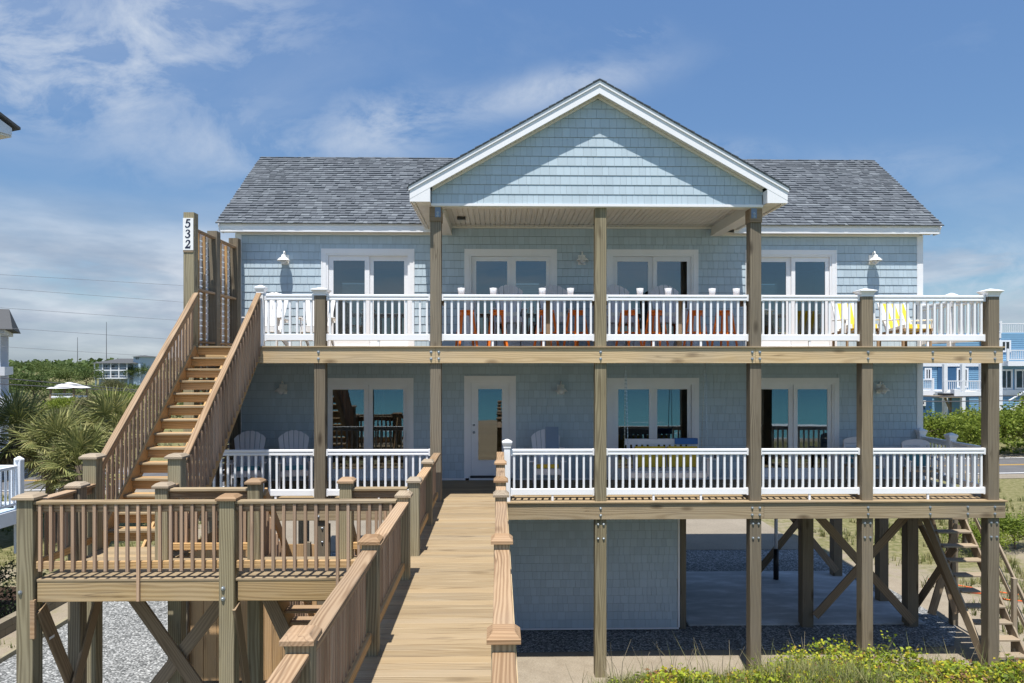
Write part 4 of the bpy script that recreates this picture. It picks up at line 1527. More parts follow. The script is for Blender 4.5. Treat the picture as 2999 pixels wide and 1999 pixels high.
# gangway platform
gang = thing('platform', 'low timber platform linking the stairs to the boardwalk, on braced posts', 'platform', (-3.5, -4.5, F1))
GY0, GY1 = -4.92, -3.90
yy = GY0
while yy < GY1 - 0.02:
    w = min(PW, GY1 - yy)
    board('plank', (-5.77, yy + w / 2, F1 - 0.016), (WX0 - 0.006, yy + w / 2, F1 - 0.016), w - 0.006, 0.032, 'deck_wood', gang, bev=0.004)
    yy += PW
yy = GY1 + 0.02
while yy < -3.36:
    board('plank', (-5.78, yy + PW / 2, F1 - 0.016), (-4.50, yy + PW / 2, F1 - 0.016), PW - 0.006, 0.032, 'deck_wood', gang, bev=0.004)
    yy += PW
for x0, x1 in ((-5.765, -3.50), (-3.275, -1.32)):
    board('front_beam', (x0, GY0 + 0.03, F1 - 0.158), (x1, GY0 + 0.03, F1 - 0.158), 0.042, 0.25, 'gold_wood', gang, bev=0.003)
board('back_beam', (-5.765, GY1 - 0.03, F1 - 0.168), (-1.32, GY1 - 0.03, F1 - 0.168), 0.042, 0.27, 'gold_wood', gang, bev=0.003)
for x in (-5.78, -4.49):
    board('side_beam', (x, GY1, F1 - 0.168), (x, -3.35, F1 - 0.168), 0.04, 0.25, 'gold_wood', gang, bev=0.003)
for k in range(10):
    x = -5.5 + 0.44 * k
    board('joist', (x, GY0 + 0.06, F1 - 0.15), (x, GY1 - 0.06, F1 - 0.15), 0.04, 0.22, 'brace_wood', gang, bev=0.003)
board('side_beam', (-5.80, GY0 + 0.06, F1 - 0.168), (-5.80, GY1 - 0.02, F1 - 0.168), 0.04, 0.25, 'gold_wood', gang, bev=0.003)
fl = rail_post(-5.90, -4.85, -0.2, F1 + 1.0, 'front left corner post of the platform, tall with pale cap', 0.205, 'green_wood', capmat='pale_wood')
fm = rail_post(-3.40, -4.87, -0.2, F1 + 0.985, 'middle front post of the platform, greenish with two bolts', 0.19, 'green_wood')
bolt(-5.95, -4.954, 3.30, fl, nrm=(0, -1, 0))
for q in (3.34, 3.21):
    bolt(-3.44, -4.966, q, fm)
rail_post(-5.80, -4.0, -0.2, F1 + 1.0, 'post halfway along the platform left side', 0.17, 'post_wood', capmat='pale_wood')
rail_post(-4.63, -3.98, 3.05, F1 + 0.99, 'platform back post beside the foot of the stairs', 0.17, 'green_wood', capmat='pale_wood')
rail_post(-3.37, -3.98, -0.2, F1 + 1.04, 'platform back post at the left of the descending steps', 0.17, 'green_wood')
rail_post(-2.11, -3.98, -0.2, F1 + 1.05, 'platform back post at the right of the descending steps', 0.17, 'green_wood')
wood_rail((-5.79, -4.88), (-3.50, -4.88), 'front platform railing left of the middle post', (0, -1), longs=(9,))
wood_rail((-3.30, -4.88), (-1.29, -4.88), 'front platform railing right of the middle post', (0, -1), longs=(9,))
wood_rail((-5.85, -4.74), (-5.82, -4.09), 'platform left side railing, front part', (-1, 0))
wood_rail((-5.82, -3.91), (-5.84, -3.60), 'platform left side railing, short part at the stair foot', (-1, 0))
wood_rail((-4.54, -3.98), (-3.46, -3.98), 'platform back railing beside the foot of the stairs', (0, 1))
wood_rail((-2.02, -3.98), (-1.27, -3.98), 'platform back railing next to the boardwalk', (0, 1))
wood_rail((-4.63, -3.89), (-4.66, -3.60), 'short rail between back post and stair newel', (1, 0))
# braces of the platform
for a, b_ in (((-5.78, -4.82, 3.06), (-5.76, -3.4, 0.3)), ((-5.71, -3.45, 3.15), (-5.71, -4.95, 0.45)), ((-5.3, -3.87, 3.18), (-3.3, -3.87, 0.35)), ((-3.62, -3.82, 3.15), (-5.75, -3.82, 0.42)),
              ((-3.3, -4.9, 3.1), (-3.3, -4.05, 0.5)), ((-3.25, -4.05, 3.1), (-2.1, -4.05, 0.6)), ((-2.15, -3.9, 3.1), (-3.2, -3.9, 0.6))):
    board('cross_brace', a, b_, 0.04, 0.185, 'brace_wood', gang)
MB().box(-5.83, -5.775, -4.955, -4.915, 2.72, 3.20).build_c('nailing_block', 'cap_wood', gang)
tagm = MB().box(-5.735, -5.732, -4.72, -4.62, 2.62, 2.65)
tagm.build_c('lumber_tag', 'sign_white', gang)

# ------------------------------------------------------------------ main stairs
NR = 14
RI = (F2 - F1) / NR
RUN = 0.245
st = thing('staircase', 'wide open timber staircase rising from the platform to the upper deck', 'staircase', (-5.27, -1.8, F1))
SX0, SX1 = -5.83, -4.70
for k in range(NR):
    z = F2 - RI * k
    y = -RUN * k
    # riser under tread k, tread k is the landing for k = 0
    if k > 0:
        for q in (0, 1):
            board('tread', (SX0, y + 0.065 + q * 0.138 - 0.03, z - 0.019), (SX1, y + 0.065 + q * 0.138 - 0.03, z - 0.019), 0.134, 0.036, 'stair_wood' if q else 'deck_wood', st, bev=0.005)
    else:
        board('tread', (SX0, 0.02, z - 0.019), (SX1 - 0.02, 0.02, z - 0.019), 0.11, 0.036, 'deck_wood', st, bev=0.005)
    board('riser', (SX0, y + 0.03, z - 0.038 - 0.066), (SX1, y + 0.03, z - 0.038 - 0.066), 0.03, 0.128, 'stair_wood', st, bev=0.003)
sd = Vector((0, RUN, RI)).normalized()
for x in (SX0 - 0.026, SX1 + 0.026, -5.27):
    a = Vector((x, -NR * RUN + 0.12, F1 + 0.06 - 0.05))
    b_ = Vector((x, 0.02, F2 - 0.10))
    off = 0.0 if x != -5.27 else -0.16
    board('stringer', a + Vector((0, 0, off)), b_ + Vector((0, 0, off)), 0.042, 0.30 if x != -5.27 else 0.16, 'stair_wood', st)


def stair_rail(x, label, out):
    t = thing('stair_railing', label, 'railing', (x, -1.7, F1 + 1.6), 'sloping wooden railings of the main stairs')
    a = Vector((x, -3.50, F1 + 1.09))
    e = Vector((x, 0.05, F2 + 1.02))
    d = (e - a)
    hr = Vector((0, 0, 1))
    board('hand_rail', a, e, 0.10, 0.042, 'rail_wood', t)
    board('upper_rail', a - hr * 0.105, e - hr * 0.105, 0.04, 0.11, 'rail_wood', t)
    n = 27
    for k in range(n):
        p = a + d * ((k + 0.7) / (n + 0.4)) + Vector((out * 0.0405, 0, 0))
        zt = p.z - 0.05
        board('baluster', (p.x, p.y, zt - 1.10), (p.x, p.y, zt), 0.038, 0.038, 'slat_wood', t, bev=0.003)
    return t


stair_rail(-5.87, 'left sloping railing of the main stairs, against the numbered post', -1)
stair_rail(-4.66, 'right sloping railing of the main stairs, ending at the white post', 1)
rail_post(-5.87, -3.5, -0.2, F1 + 1.33, 'left newel post at the foot of the main stairs', 0.19, 'green_wood', 'newel_post', 'pale_wood', group='newel posts of the main stairs')
rail_post(-4.66, -3.5, -0.2, F1 + 1.33, 'right newel post at the foot of the main stairs', 0.19, 'green_wood', 'newel_post', 'pale_wood', group='newel posts of the main stairs')
for nx_ in (-5.87, -4.66):
    pass

# ------------------------------------------------------------------ privacy screen with house number
scr = thing('privacy_screen', 'tall slatted privacy screen beside the upper deck at the stair top', 'screen', (-5.98, 1.3, 0))
SCX = -6.0
for (y, zt) in ((0.12, 9.08), (1.25, 8.93), (2.45, 8.99)):
    post('post_shaft', SCX, y, -0.2, zt, 0.205, 'green_wood' if y < 0.2 else 'post_wood', scr)
for (y0, y1) in ((0.23, 1.14), (1.36, 2.34)):
    for zz_ in (8.78, 7.62, 6.58):
        board('cross_rail', (SCX + 0.03, y0, zz_), (SCX + 0.03, y1, zz_), 0.09, 0.045, 'rail_wood', scr)
    for q in (1, 2):
        yq = y0 + (y1 - y0) * q / 3
        post('stud', SCX - 0.035, yq, F2 + 0.0, 8.757, 0.06, 'box_wood', scr, d=0.04)
        post('stud', SCX - 0.035, yq, F1 + 0.0, F2 - 0.36, 0.06, 'box_wood', scr, d=0.04)
z = F1 + 0.08
k = 0
while z < 8.72:
    h = 0.112 if k % 2 else 0.158
    if not (F2 - 0.36 < z + h and z < F2):
        board('slat', (SCX - 0.085, 0.24, z + h / 2), (SCX - 0.085, 2.6, z + h / 2), 0.018, h - 0.020, 'white_vinyl', scr, bev=0.003)
    z += h
    k += 1
sg_ = thing('house_number_sign', 'white vertical plate reading 532 in dark numerals on the screen post', 'sign', (SCX, 0.012, 8.65))
MB().box(SCX - 0.103, SCX + 0.095, 0.002, 0.014, 8.345, 8.965).build_c('sign_plate', 'sign_white', sg_)
MB().box(SCX - 0.10, SCX + 0.092, 0.005, 0.016, 8.305, 8.344).build_c('sign_edge', 'brace_wood', sg_)

DIG = {
    '5': [[(0.82, 1.0), (0.24, 1.0), (0.14, 0.50), (0.30, 0.52), (0.36, 0.56), (0.50, 0.58), (0.62, 0.50), (0.66, 0.34), (0.60, 0.18), (0.46, 0.10), (0.30, 0.12), (0.24, 0.18), (0.20, 0.24), (0.08, 0.20), (0.10, 0.08), (0.26, 0.0), (0.50, 0.0), (0.74, 0.08), (0.88, 0.26), (0.88, 0.46), (0.76, 0.62), (0.56, 0.68), (0.38, 0.66), (0.42, 0.86), (0.74, 0.86)]],
    '3': [[(0.10, 0.80), (0.22, 0.94), (0.44, 1.0), (0.68, 0.95), (0.80, 0.80), (0.78, 0.66), (0.62, 0.54), (0.80, 0.46), (0.88, 0.30), (0.80, 0.12), (0.58, 0.0), (0.30, 0.0), (0.12, 0.08), (0.08, 0.20), (0.20, 0.24), (0.30, 0.13), (0.46, 0.10), (0.60, 0.18), (0.64, 0.32), (0.54, 0.45), (0.34, 0.48), (0.34, 0.57), (0.50, 0.62), (0.58, 0.74), (0.52, 0.86), (0.38, 0.90), (0.26, 0.84), (0.20, 0.74)]],
    '2': [[(0.10, 0.70), (0.14, 0.86), (0.30, 0.98), (0.52, 1.0), (0.74, 0.94), (0.84, 0.78), (0.78, 0.60), (0.60, 0.42), (0.36, 0.20), (0.62, 0.20), (0.76, 0.22), (0.82, 0.34), (0.90, 0.34), (0.86, 0.0), (0.08, 0.0), (0.08, 0.10), (0.34, 0.34), (0.54, 0.56), (0.60, 0.74), (0.54, 0.86), (0.42, 0.90), (0.30, 0.86), (0.26, 0.76), (0.20, 0.70)]],
}
for k, ch in enumerate('532'):
    H_, W_ = 0.165, 0.125
    zb = 8.78 - k * 0.2
    b = MB()
    pts = [(SCX - 0.004 - W_ / 2 + p_[0] * W_ + (p_[1] - 0.5) * 0.012, zb + p_[1] * H_) for p_ in DIG[ch][0]]
    area = sum(pts[i][0] * pts[(i + 1) % len(pts)][1] - pts[(i + 1) % len(pts)][0] * pts[i][1] for i in range(len(pts)))
    if area < 0:
        pts = pts[::-1]
    b.prism(pts, -0.003, 0.0015)
    o = b.build_c('numeral', 'navy_print', sg_)

# ------------------------------------------------------------------ steps from the platform down to the ground, shower stall
ds = thing('descending_steps', 'timber steps going down from the platform towards the house', 'staircase', (-2.74, -2.3, 0))
n = 13
r_ = F1 / n
for k in range(1, n):
    board('tread', (-3.25, -3.9 + 0.255 * k, F1 - r_ * k - 0.02), (-2.22, -3.9 + 0.255 * k, F1 - r_ * k - 0.02), 0.27, 0.038, 'rail_wood', ds)
for x in (-3.28, -2.19):
    board('stringer', (x, -3.85, F1 - 0.12), (x, -3.9 + 0.255 * n, 0.05), 0.042, 0.29, 'box_wood', ds)
    board('hand_rail', (x, -3.85, F1 + 0.90), (x, -3.9 + 0.255 * n, 0.95), 0.04, 0.14, 'box_wood', ds)
    for k in range(22):
        yk = -3.75 + 0.145 * k
        zk = F1 - (yk + 3.85) * (F1 - 0.05) / (0.255 * n - 0.05)
        board('baluster', (x - 0.04, yk, zk - 0.05), (x - 0.04, yk, zk + 0.86), 0.038, 0.038, 'slat_wood', ds, bev=0.003)
bx = thing('shower_stall', 'orange toned board enclosure standing under the stairs and platform', 'shower stall', (-4.5, -0.8, 0.4))
x = -5.45
while x < -3.4:
    w = rnd.choice((0.14, 0.18, 0.235))
    board('wall_board', (x + w / 2, -1.2, 0.55), (x + w / 2, -1.2, 2.95), w - 0.006, 0.025, 'box_wood', bx, up=(0, 1, 0), bev=0.004)
    x += w
for k in range(8):
    board('wall_board', (-5.46, -1.1 + 0.19 * k, 0.55), (-5.46, -1.1 + 0.19 * k, 2.95), 0.025, 0.184, 'box_wood', bx, up=(0, 1, 0), bev=0.004)
for k in range(11):
    board('floor_plank', (-5.5, -1.35 + 0.142 * k, 0.30), (-3.3, -1.35 + 0.142 * k, 0.30), 0.134, 0.035, 'deck_wood', bx)
for (x, y) in ((-5.5, -1.26), (-3.36, -1.26), (-5.5, 0.2), (-3.36, 0.2)):
    post('corner_post', x, y, 0.0, 3.0, 0.09, 'post_wood', bx)

# ------------------------------------------------------------------ right ground stairs
gs = thing('ground_stairs', 'steep open-tread timber stairs descending to the sand at the right', 'staircase', (10.6, 0.8, 0))
TX0, TX1 = 9.74, 10.52
TY, TZ, TRUN, TRISE = 2.10, 2.68, 0.21, 0.262
for k in range(-1, 11):
    yk = TY - TRUN * k
    zk = TZ - TRISE * k
    if zk < 0.12:
        break
    board('tread', (TX0, yk, zk - 0.02), (TX1, yk, zk - 0.02), 0.25, 0.04, 'pale_wood', gs)
yb = TY - TRUN * (TZ - 0.05) / TRISE
for x in (TX0 - 0.022, TX1 + 0.022):
    board('stringer', (x, TY + 0.30, TZ + 0.22), (x, yb + 0.09, 0.06), 0.042, 0.24, 'pale_wood', gs)
for zo in (0.98, 0.50):
    board('hand_rail', (TX1 + 0.10, TY + 0.2, TZ + 0.12 + zo), (TX1 + 0.10, yb - 0.1, zo - 0.15), 0.04, 0.09, 'pale_wood', gs)
for yk, zk in ((TY, TZ), (0.55, 0.75)):
    board('rail_post', (TX1 + 0.055, yk, max(0, zk - 0.7)), (TX1 + 0.055, yk, zk + 1.0), 0.09, 0.09, 'pale_wood', gs)
board('landing_beam', (9.60, 2.28, 2.56), (TX0 - 0.045, 2.28, 2.56), 0.04, 0.22, 'pale_wood', gs)
for (x, y) in ((9.98, 3.1), (10.72, 2.75)):
    post('stair_leg', x, y, -0.2, 2.72, 0.15, 'post_wood', gs)
for a, b_ in (((10.03, 3.15, 2.55), (10.03, 1.15, 0.6)), ((10.08, 1.7, 2.1), (10.08, 3.15, 0.35)), ((10.1, 2.64, 2.5), (10.72, 2.64, 0.3)), ((10.72, 2.59, 2.4), (10.1, 2.59, 0.3))):
    board('cross_brace', a, b_, 0.04, 0.19, 'brace_wood', gs)

# ------------------------------------------------------------------ furniture
def adirondack(cloth=None, seat_h=0.40, mat='white_paint'):
    t = thing('adirondack_chair', 'x', 'chair')
    n = 6
    tilt = 0.34
    tl_ = Matrix.Translation((0, 0.20, seat_h - 0.06)) @ Matrix.Rotation(-math.atan(tilt), 4, 'X')
    for k in range(n):
        e0, e1 = -1 + 2 * k / n, -1 + 2 * (k + 1) / n
        hh = lambda u: 0.76 + 0.17 * (1 - u * u)
        b0, b1, t0, t1 = e0 * 0.235 + 0.005, e1 * 0.235 - 0.005, e0 * 0.335 + 0.007, e1 * 0.335 - 0.007
        q = [(b0, 0), (b1, 0), (t1, hh(e1)), ((t0 + t1) / 2, hh((e0 + e1) / 2) + 0.006), (t0, hh(e0))]
        MB().prism(q, -0.01, 0.01).build('back_slat', mat, t, tl_)
    for k in range(5):
        y = -0.30 + 0.105 * k
        board('seat_slat', (-0.26, y, seat_h + 0.045 - 0.028 * k), (0.26, y, seat_h + 0.045 - 0.028 * k), 0.095, 0.02, mat, t, bev=0.004)
    for s_ in (-1, 1):
        board('arm', (s_ * 0.33, -0.40, seat_h + 0.22), (s_ * 0.33, 0.36, seat_h + 0.20), 0.13, 0.022, mat, t, bev=0.004)
        board('leg', (s_ * 0.30, -0.29, 0.0), (s_ * 0.30, -0.29, seat_h + 0.21), 0.025, 0.10, mat, t, up=(0, 1, 0), bev=0.004)
        board('rear_leg', (s_ * 0.27, -0.33, seat_h - 0.02), (s_ * 0.27, 0.62, 0.05), 0.025, 0.12, mat, t, bev=0.004)
        MB().prism([(s_ * 0.30 - 0.012, seat_h + 0.05), (s_ * 0.30 + 0.012, seat_h + 0.05), (s_ * 0.30 + 0.03 * s_ + 0.012, seat_h + 0.208), (s_ * 0.30 - 0.012, seat_h + 0.208)], -0.24, -0.16).build_c('arm_bracket', mat, t)
    board('apron', (-0.28, -0.335, seat_h - 0.02), (0.28, -0.335, seat_h - 0.02), 0.022, 0.11, mat, t, bev=0.004)
    board('back_rail', (-0.33, 0.40, seat_h + 0.18), (0.33, 0.40, seat_h + 0.18), 0.04, 0.06, mat, t, bev=0.004)
    if seat_h > 0.5:
        board('foot_rest', (-0.29, -0.33, 0.22), (0.29, -0.33, 0.22), 0.08, 0.022, mat, t, bev=0.004)
    if cloth:
        b = MB()
        b.bar((0, -0.30, seat_h + 0.105), (0, 0.16, seat_h + 0.01), 0.46, 0.09)
        b.build_c('cushion', cloth, t)
    return t


def place(t, label, group, x, y, f, rz=0.0, s=1.0):
    t['label'] = label
    t['group'] = group
    t.matrix_basis = TR(x, y, f, rz, s)
    WM[t] = t.matrix_basis.copy()
    return t


c0 = adirondack()
c1 = copy_tree(c0, I4)
place(c0, 'sunlit white slatted armchair on the upper deck left of the first door', 'slatted armchairs on the decks', -4.92, 1.35, F2)
place(c1, 'sunlit white slatted armchair on the upper deck behind the leftmost post', 'slatted armchairs on the decks', -3.85, 1.35, F2, 0.12)
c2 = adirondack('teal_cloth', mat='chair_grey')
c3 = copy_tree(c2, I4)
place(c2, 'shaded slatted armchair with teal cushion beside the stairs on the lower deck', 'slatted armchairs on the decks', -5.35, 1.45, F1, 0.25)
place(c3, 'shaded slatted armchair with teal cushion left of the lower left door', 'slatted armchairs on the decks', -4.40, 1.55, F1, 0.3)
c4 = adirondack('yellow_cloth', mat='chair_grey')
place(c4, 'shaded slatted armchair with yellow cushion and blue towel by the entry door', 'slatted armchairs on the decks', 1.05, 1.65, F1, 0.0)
tw = MB()
for k in range(8):
    u0, u1 = k / 8, (k + 1) / 8
    f_ = lambda u: (0.22 + 0.30 * u - 0.035, 0.39 + 0.92 * u)
    (y0, z0), (y1, z1) = f_(0.45 + 0.52 * u0), f_(0.45 + 0.52 * u1)
    tw.poly([(1.05, 1.65 + y0, F1 + z0), (1.34, 1.65 + y0, F1 + z0), (1.34, 1.65 + y1, F1 + z1), (1.05, 1.65 + y1, F1 + z1)])
    tw.poly([(1.05, 1.655 + y0, F1 + z0 - 0.004), (1.34, 1.655 + y0, F1 + z0 - 0.004), (1.34, 1.655 + y1, F1 + z1 - 0.004), (1.05, 1.655 + y1, F1 + z1 - 0.004)])
tag(tw.build('towel', 'towel_grey'), 'blue grey towel hung over the yellow cushioned armchair back', 'towel')
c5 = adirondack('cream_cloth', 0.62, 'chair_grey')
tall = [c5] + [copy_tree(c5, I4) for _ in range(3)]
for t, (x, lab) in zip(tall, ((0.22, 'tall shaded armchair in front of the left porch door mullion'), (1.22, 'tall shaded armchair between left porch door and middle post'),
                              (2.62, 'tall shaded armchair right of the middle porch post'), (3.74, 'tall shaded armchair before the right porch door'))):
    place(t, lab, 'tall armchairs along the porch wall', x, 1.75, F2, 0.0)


def stool():
    t = thing('bar_stool', 'x', 'bar stool')
    s = MB()
    s.lathe([(0.10, 0.715), (0.155, 0.722), (0.165, 0.738), (0.16, 0.752), (0.0, 0.748)], 18)
    s.build('seat', 'orange_paint', t, smooth=False)
    frm = MB()
    for s_ in (-1, 1):
        frm.bar((-0.11, s_ * 0.11, 0.685), (0.11, s_ * 0.11, 0.685), 0.022, 0.06)
        frm.bar((s_ * 0.11, -0.11, 0.683), (s_ * 0.11, 0.11, 0.683), 0.022, 0.058)
    frm.build('apron', 'orange_paint', t)
    for sx_ in (-1, 1):
        for sy_ in (-1, 1):
            board('leg', (sx_ * 0.185, sy_ * 0.185, 0.0), (sx_ * 0.105, sy_ * 0.105, 0.712), 0.045, 0.032, 'orange_paint', t, up=(0, 1, 0), bev=0.004)
    for s_ in (-1, 1):
        board('rung', (-0.155, s_ * 0.158, 0.24), (0.155, s_ * 0.158, 0.24), 0.022, 0.034, 'orange_paint', t, bev=0.003)
        board('rung', (s_ * 0.158, -0.155, 0.30), (s_ * 0.158, 0.155, 0.30), 0.022, 0.034, 'orange_paint', t, bev=0.003)
    return t


sxs = [(-0.66, 0.25), (-0.03, 0.1), (0.98, -0.5), (1.60, 0.6), (2.68, 0.6), (3.24, 0.9), (4.07, 0.9), (4.66, 0.75)]
so = ['first orange bar stool from the left on the upper porch', 'second orange bar stool from the left on the upper porch', 'third orange bar stool from the left, in the left porch half', 'fourth orange bar stool, just left of the middle porch post',
      'fifth orange bar stool, just right of the middle porch post', 'sixth orange bar stool from the left, near the right porch door', 'seventh orange bar stool from the left on the upper porch', 'last orange bar stool, nearest the right gable post']
s0 = stool()
protos = [s0] + [copy_tree(s0, I4) for _ in range(7)]
for t, (x, rz), lab in zip(protos, sxs, so):
    place(t, lab, 'orange bar stools along the upper rail', x, 0.75, F2, rz)
# drink ledge behind the rail, with cups
ledge = thing('bar_ledge', 'narrow timber drink ledge fixed behind the upper porch railing', 'bar ledge', (2.0, 0.42, F2))
for x0, x1 in ((PX[1] + 0.14, PX[2] - 0.14), (PX[2] + 0.14, PX[3] - 0.14)):
    board('ledge_board', (x0, 0.42, F2 + 0.97), (x1, 0.42, F2 + 0.97), 0.27, 0.034, 'rail_wood', ledge)
for x in (PX[1] + 0.13, PX[2] - 0.13, PX[2] + 0.13, PX[3] - 0.13):
    board('ledge_bracket', (x, 0.22, F2 + 0.885), (x, 0.52, F2 + 0.885), 0.05, 0.13, 'brace_wood', ledge)
for x in (1.0, 3.66):
    post('ledge_leg', x, 0.5, F2 + 0.001, F2 + 0.95, 0.09, 'rail_wood', ledge, d=0.09)


def cup_mesh():
    b = MB()
    b.lathe([(0.050, 0.0), (0.062, 0.10), (0.072, 0.185), (0.066, 0.185), (0.045, 0.01)], 14)
    return b.mesh('cup', 'frosted_cup', True)


cm = cup_mesh()
cups = [(-0.75, 'first frosted cup from the left on the porch ledge'), (-0.11, 'second frosted cup from the left on the porch ledge'), (0.875, 'third frosted cup from the left, before the lit blind'), (1.44, 'fourth frosted cup, nearest left of the middle post'),
        (2.84, 'fifth frosted cup, nearest right of the middle post'), (3.41, 'sixth frosted cup from the left, before the right porch door'), (4.30, 'seventh frosted cup from the left on the porch ledge'), (4.79, 'last frosted cup, nearest the right gable post')]
for x, lab in cups:
    o = put(bpy.data.objects.new('cup', cm), Matrix.Translation((x, 0.40, F2 + 0.988)))
    tag(o, lab, 'cup', 'frosted cups on the porch ledge')


def beach_chair():
    t = thing('striped_chair', 'x', 'chair')
    b = MB()
    n = 8
    for k in range(n):
        u0, u1 = k / n, (k + 1) / n
        p0 = (0.15 + 0.30 * u0, 0.36 + 0.62 * u0)
        p1 = (0.15 + 0.30 * u1, 0.36 + 0.62 * u1)
        b.poly([(-0.30, p0[0], p0[1]), (0.30, p0[0], p0[1]), (0.30, p1[0], p1[1]), (-0.30, p1[0], p1[1])])
        b.poly([(-0.30, p0[0] + 0.05, p0[1]), (-0.30, p1[0] + 0.05, p1[1]), (0.30, p1[0] + 0.05, p1[1]), (0.30, p0[0] + 0.05, p0[1])])
    b.poly([(-0.30, 0.45, 0.98), (0.30, 0.45, 0.98), (0.30, 0.50, 0.98), (-0.30, 0.50, 0.98)])
    b.build('back_cushion', 'striped_cloth', t)
    s = MB().bar((0, -0.40, 0.44), (0, 0.2, 0.36), 0.58, 0.09)
    s.build('seat_cushion', 'striped_cloth', t)
    for s_ in (-1, 1):
        board('side_rail', (s_ * 0.31, -0.42, 0.37), (s_ * 0.31, 0.5, 0.30), 0.04, 0.06, 'rail_wood', t)
        board('leg', (s_ * 0.31, -0.36, 0.0), (s_ * 0.31, -0.36, 0.36), 0.04, 0.06, 'rail_wood', t)
        board('leg', (s_ * 0.31, 0.42, 0.0), (s_ * 0.31, 0.42, 0.34), 0.04, 0.06, 'rail_wood', t)
        board('back_rail', (s_ * 0.31, 0.17, 0.34), (s_ * 0.31, 0.49, 0.99), 0.03, 0.04, 'white_paint', t)
        board('arm', (s_ * 0.35, -0.40, 0.58), (s_ * 0.35, 0.32, 0.60), 0.06, 0.03, 'white_paint', t)
        board('arm_post', (s_ * 0.35, -0.36, 0.30), (s_ * 0.35, -0.36, 0.57), 0.04, 0.04, 'white_paint', t)
    return t


bc = beach_chair()
bc2 = copy_tree(bc, I4)
place(bc, 'yellow and white striped lounge chair behind the second post from right', 'striped chairs at the upper right corner', 7.62, 1.2, F2, -0.1)
place(bc2, 'yellow and white striped lounge chair nearest the upper right corner', 'striped chairs at the upper right corner', 8.72, 1.25, F2, 0.1)


def round_chair():
    t = thing('deck_chair', 'x', 'chair')
    # rounded moulded back with two slots, as three boards under a rounded top
    pts = []
    for k in range(9):
        a = math.pi * k / 8
        pts.append((0.29 * math.cos(a) if abs(math.cos(a)) < 0.93 else math.copysign(0.29, math.cos(a)), 0.95 + 0.09 * math.sin(a)))
    prof = [(-0.29, 0.90), (0.29, 0.90)] + pts
    MB().prism(prof, 0.27, 0.295).build_c('back_top', 'chair_grey', t)
    MB().box(-0.29, 0.29, 0.265, 0.29, 0.79, 0.885).build_c('back_slat', 'chair_grey', t)
    MB().box(-0.29, 0.29, 0.26, 0.285, 0.62, 0.775).build_c('back_slat', 'chair_grey', t)
    MB().box(-0.29, -0.25, 0.255, 0.30, 0.40, 0.92).build_c('back_stile', 'chair_grey', t)
    MB().box(0.25, 0.29, 0.255, 0.30, 0.40, 0.92).build_c('back_stile', 'chair_grey', t)
    MB().box(-0.24, 0.24, 0.17, 0.25, 0.47, 0.80).build_c('cushion', 'teal_cloth', t)
    MB().box(-0.30, 0.30, -0.30, 0.24, 0.40, 0.44).build_c('seat', 'pale_wood', t)
    for s_ in (-1, 1):
        for y in (-0.27, 0.26):
            post('leg', s_ * 0.27, y, 0.0, 0.40, 0.05, 'pale_wood', t)
        board('arm', (s_ * 0.33, -0.30, 0.62), (s_ * 0.33, 0.27, 0.66), 0.06, 0.03, 'chair_grey', t)
        post('arm_post', s_ * 0.33, -0.27, 0.40, 0.60, 0.04, 'chair_grey', t)
    return t


rc = round_chair()
rc2 = copy_tree(rc, I4)
place(rc, 'shaded round-topped deck chair partly behind the second post from right', 'round topped chairs at the lower right', 8.12, 1.9, F1, 0.05)
place(rc2, 'shaded round-topped deck chair with teal cushion by the lower right corner', 'round topped chairs at the lower right', 9.12, 1.35, F1, -0.15)

# porch swing
sw = thing('porch_swing', 'white two-seat porch swing hanging on chains with yellow cushions', 'porch swing', (3.55, 1.3, F1 + 0.4))
for k in range(5):
    board('seat_slat', (2.75, 1.0 + 0.10 * k, F1 + 0.44 - 0.008 * k), (4.35, 1.0 + 0.10 * k, F1 + 0.44 - 0.008 * k), 0.09, 0.022, 'chair_grey', sw)
board('apron', (2.75, 0.95, F1 + 0.37), (4.35, 0.95, F1 + 0.37), 0.025, 0.11, 'chair_grey', sw)
for k in range(13):
    x = 2.82 + 0.121 * k
    board('back_slat', (x, 1.46, F1 + 0.44), (x, 1.60, F1 + 0.95), 0.075, 0.018, 'chair_grey', sw, up=(0, -1, 0))
board('back_rail', (2.75, 1.60, F1 + 1.0), (4.35, 1.60, F1 + 1.0), 0.03, 0.13, 'chair_grey', sw)
for x in (2.72, 4.38):
    board('arm', (x, 0.92, F1 + 0.72), (x, 1.58, F1 + 0.74), 0.09, 0.025, 'chair_grey', sw)
    board('arm_post', (x, 0.97, F1 + 0.34), (x, 0.97, F1 + 0.71), 0.04, 0.05, 'chair_grey', sw)
    for y in (1.0, 1.5):
        ch = MB()
        p0, p1 = Vector((x, y, F1 + 0.42)), Vector((x + (0.02 if x > 3 else -0.02), 1.28 if y > 1.2 else 1.22, F2 - 0.28))
        nl = 60
        for q in range(nl):
            a = p0.lerp(p1, q / nl)
            b_ = p0.lerp(p1, (q + 0.82) / nl)
            ch.bar(a, b_, 0.022 if q % 2 else 0.008, 0.008 if q % 2 else 0.022, up=(0, 1, 0))
        ch.build('chain', 'bolt_steel', sw)
for (x0, x1, lab) in ((2.95, 3.6, 'yellow square cushion on the left of the porch swing'), (3.65, 4.3, 'yellow square cushion on the right of the porch swing')):
    cu = MB().bar(((x0 + x1) / 2, 1.44, F1 + 0.47), ((x0 + x1) / 2, 1.54, F1 + 0.90), x1 - x0, 0.10, up=(0, -1, 0))
    tag(cu.build_c('swing_cushion', 'yellow_cloth'), lab, 'cushion', 'yellow cushions on the porch swing')
tw = MB().box(3.83, 4.33, 1.55, 1.65, F1 + 0.95, F1 + 1.075)
tag(tw.build_c('beach_towel', 'blue_cloth'), 'bright blue towel folded over the porch swing back', 'towel')
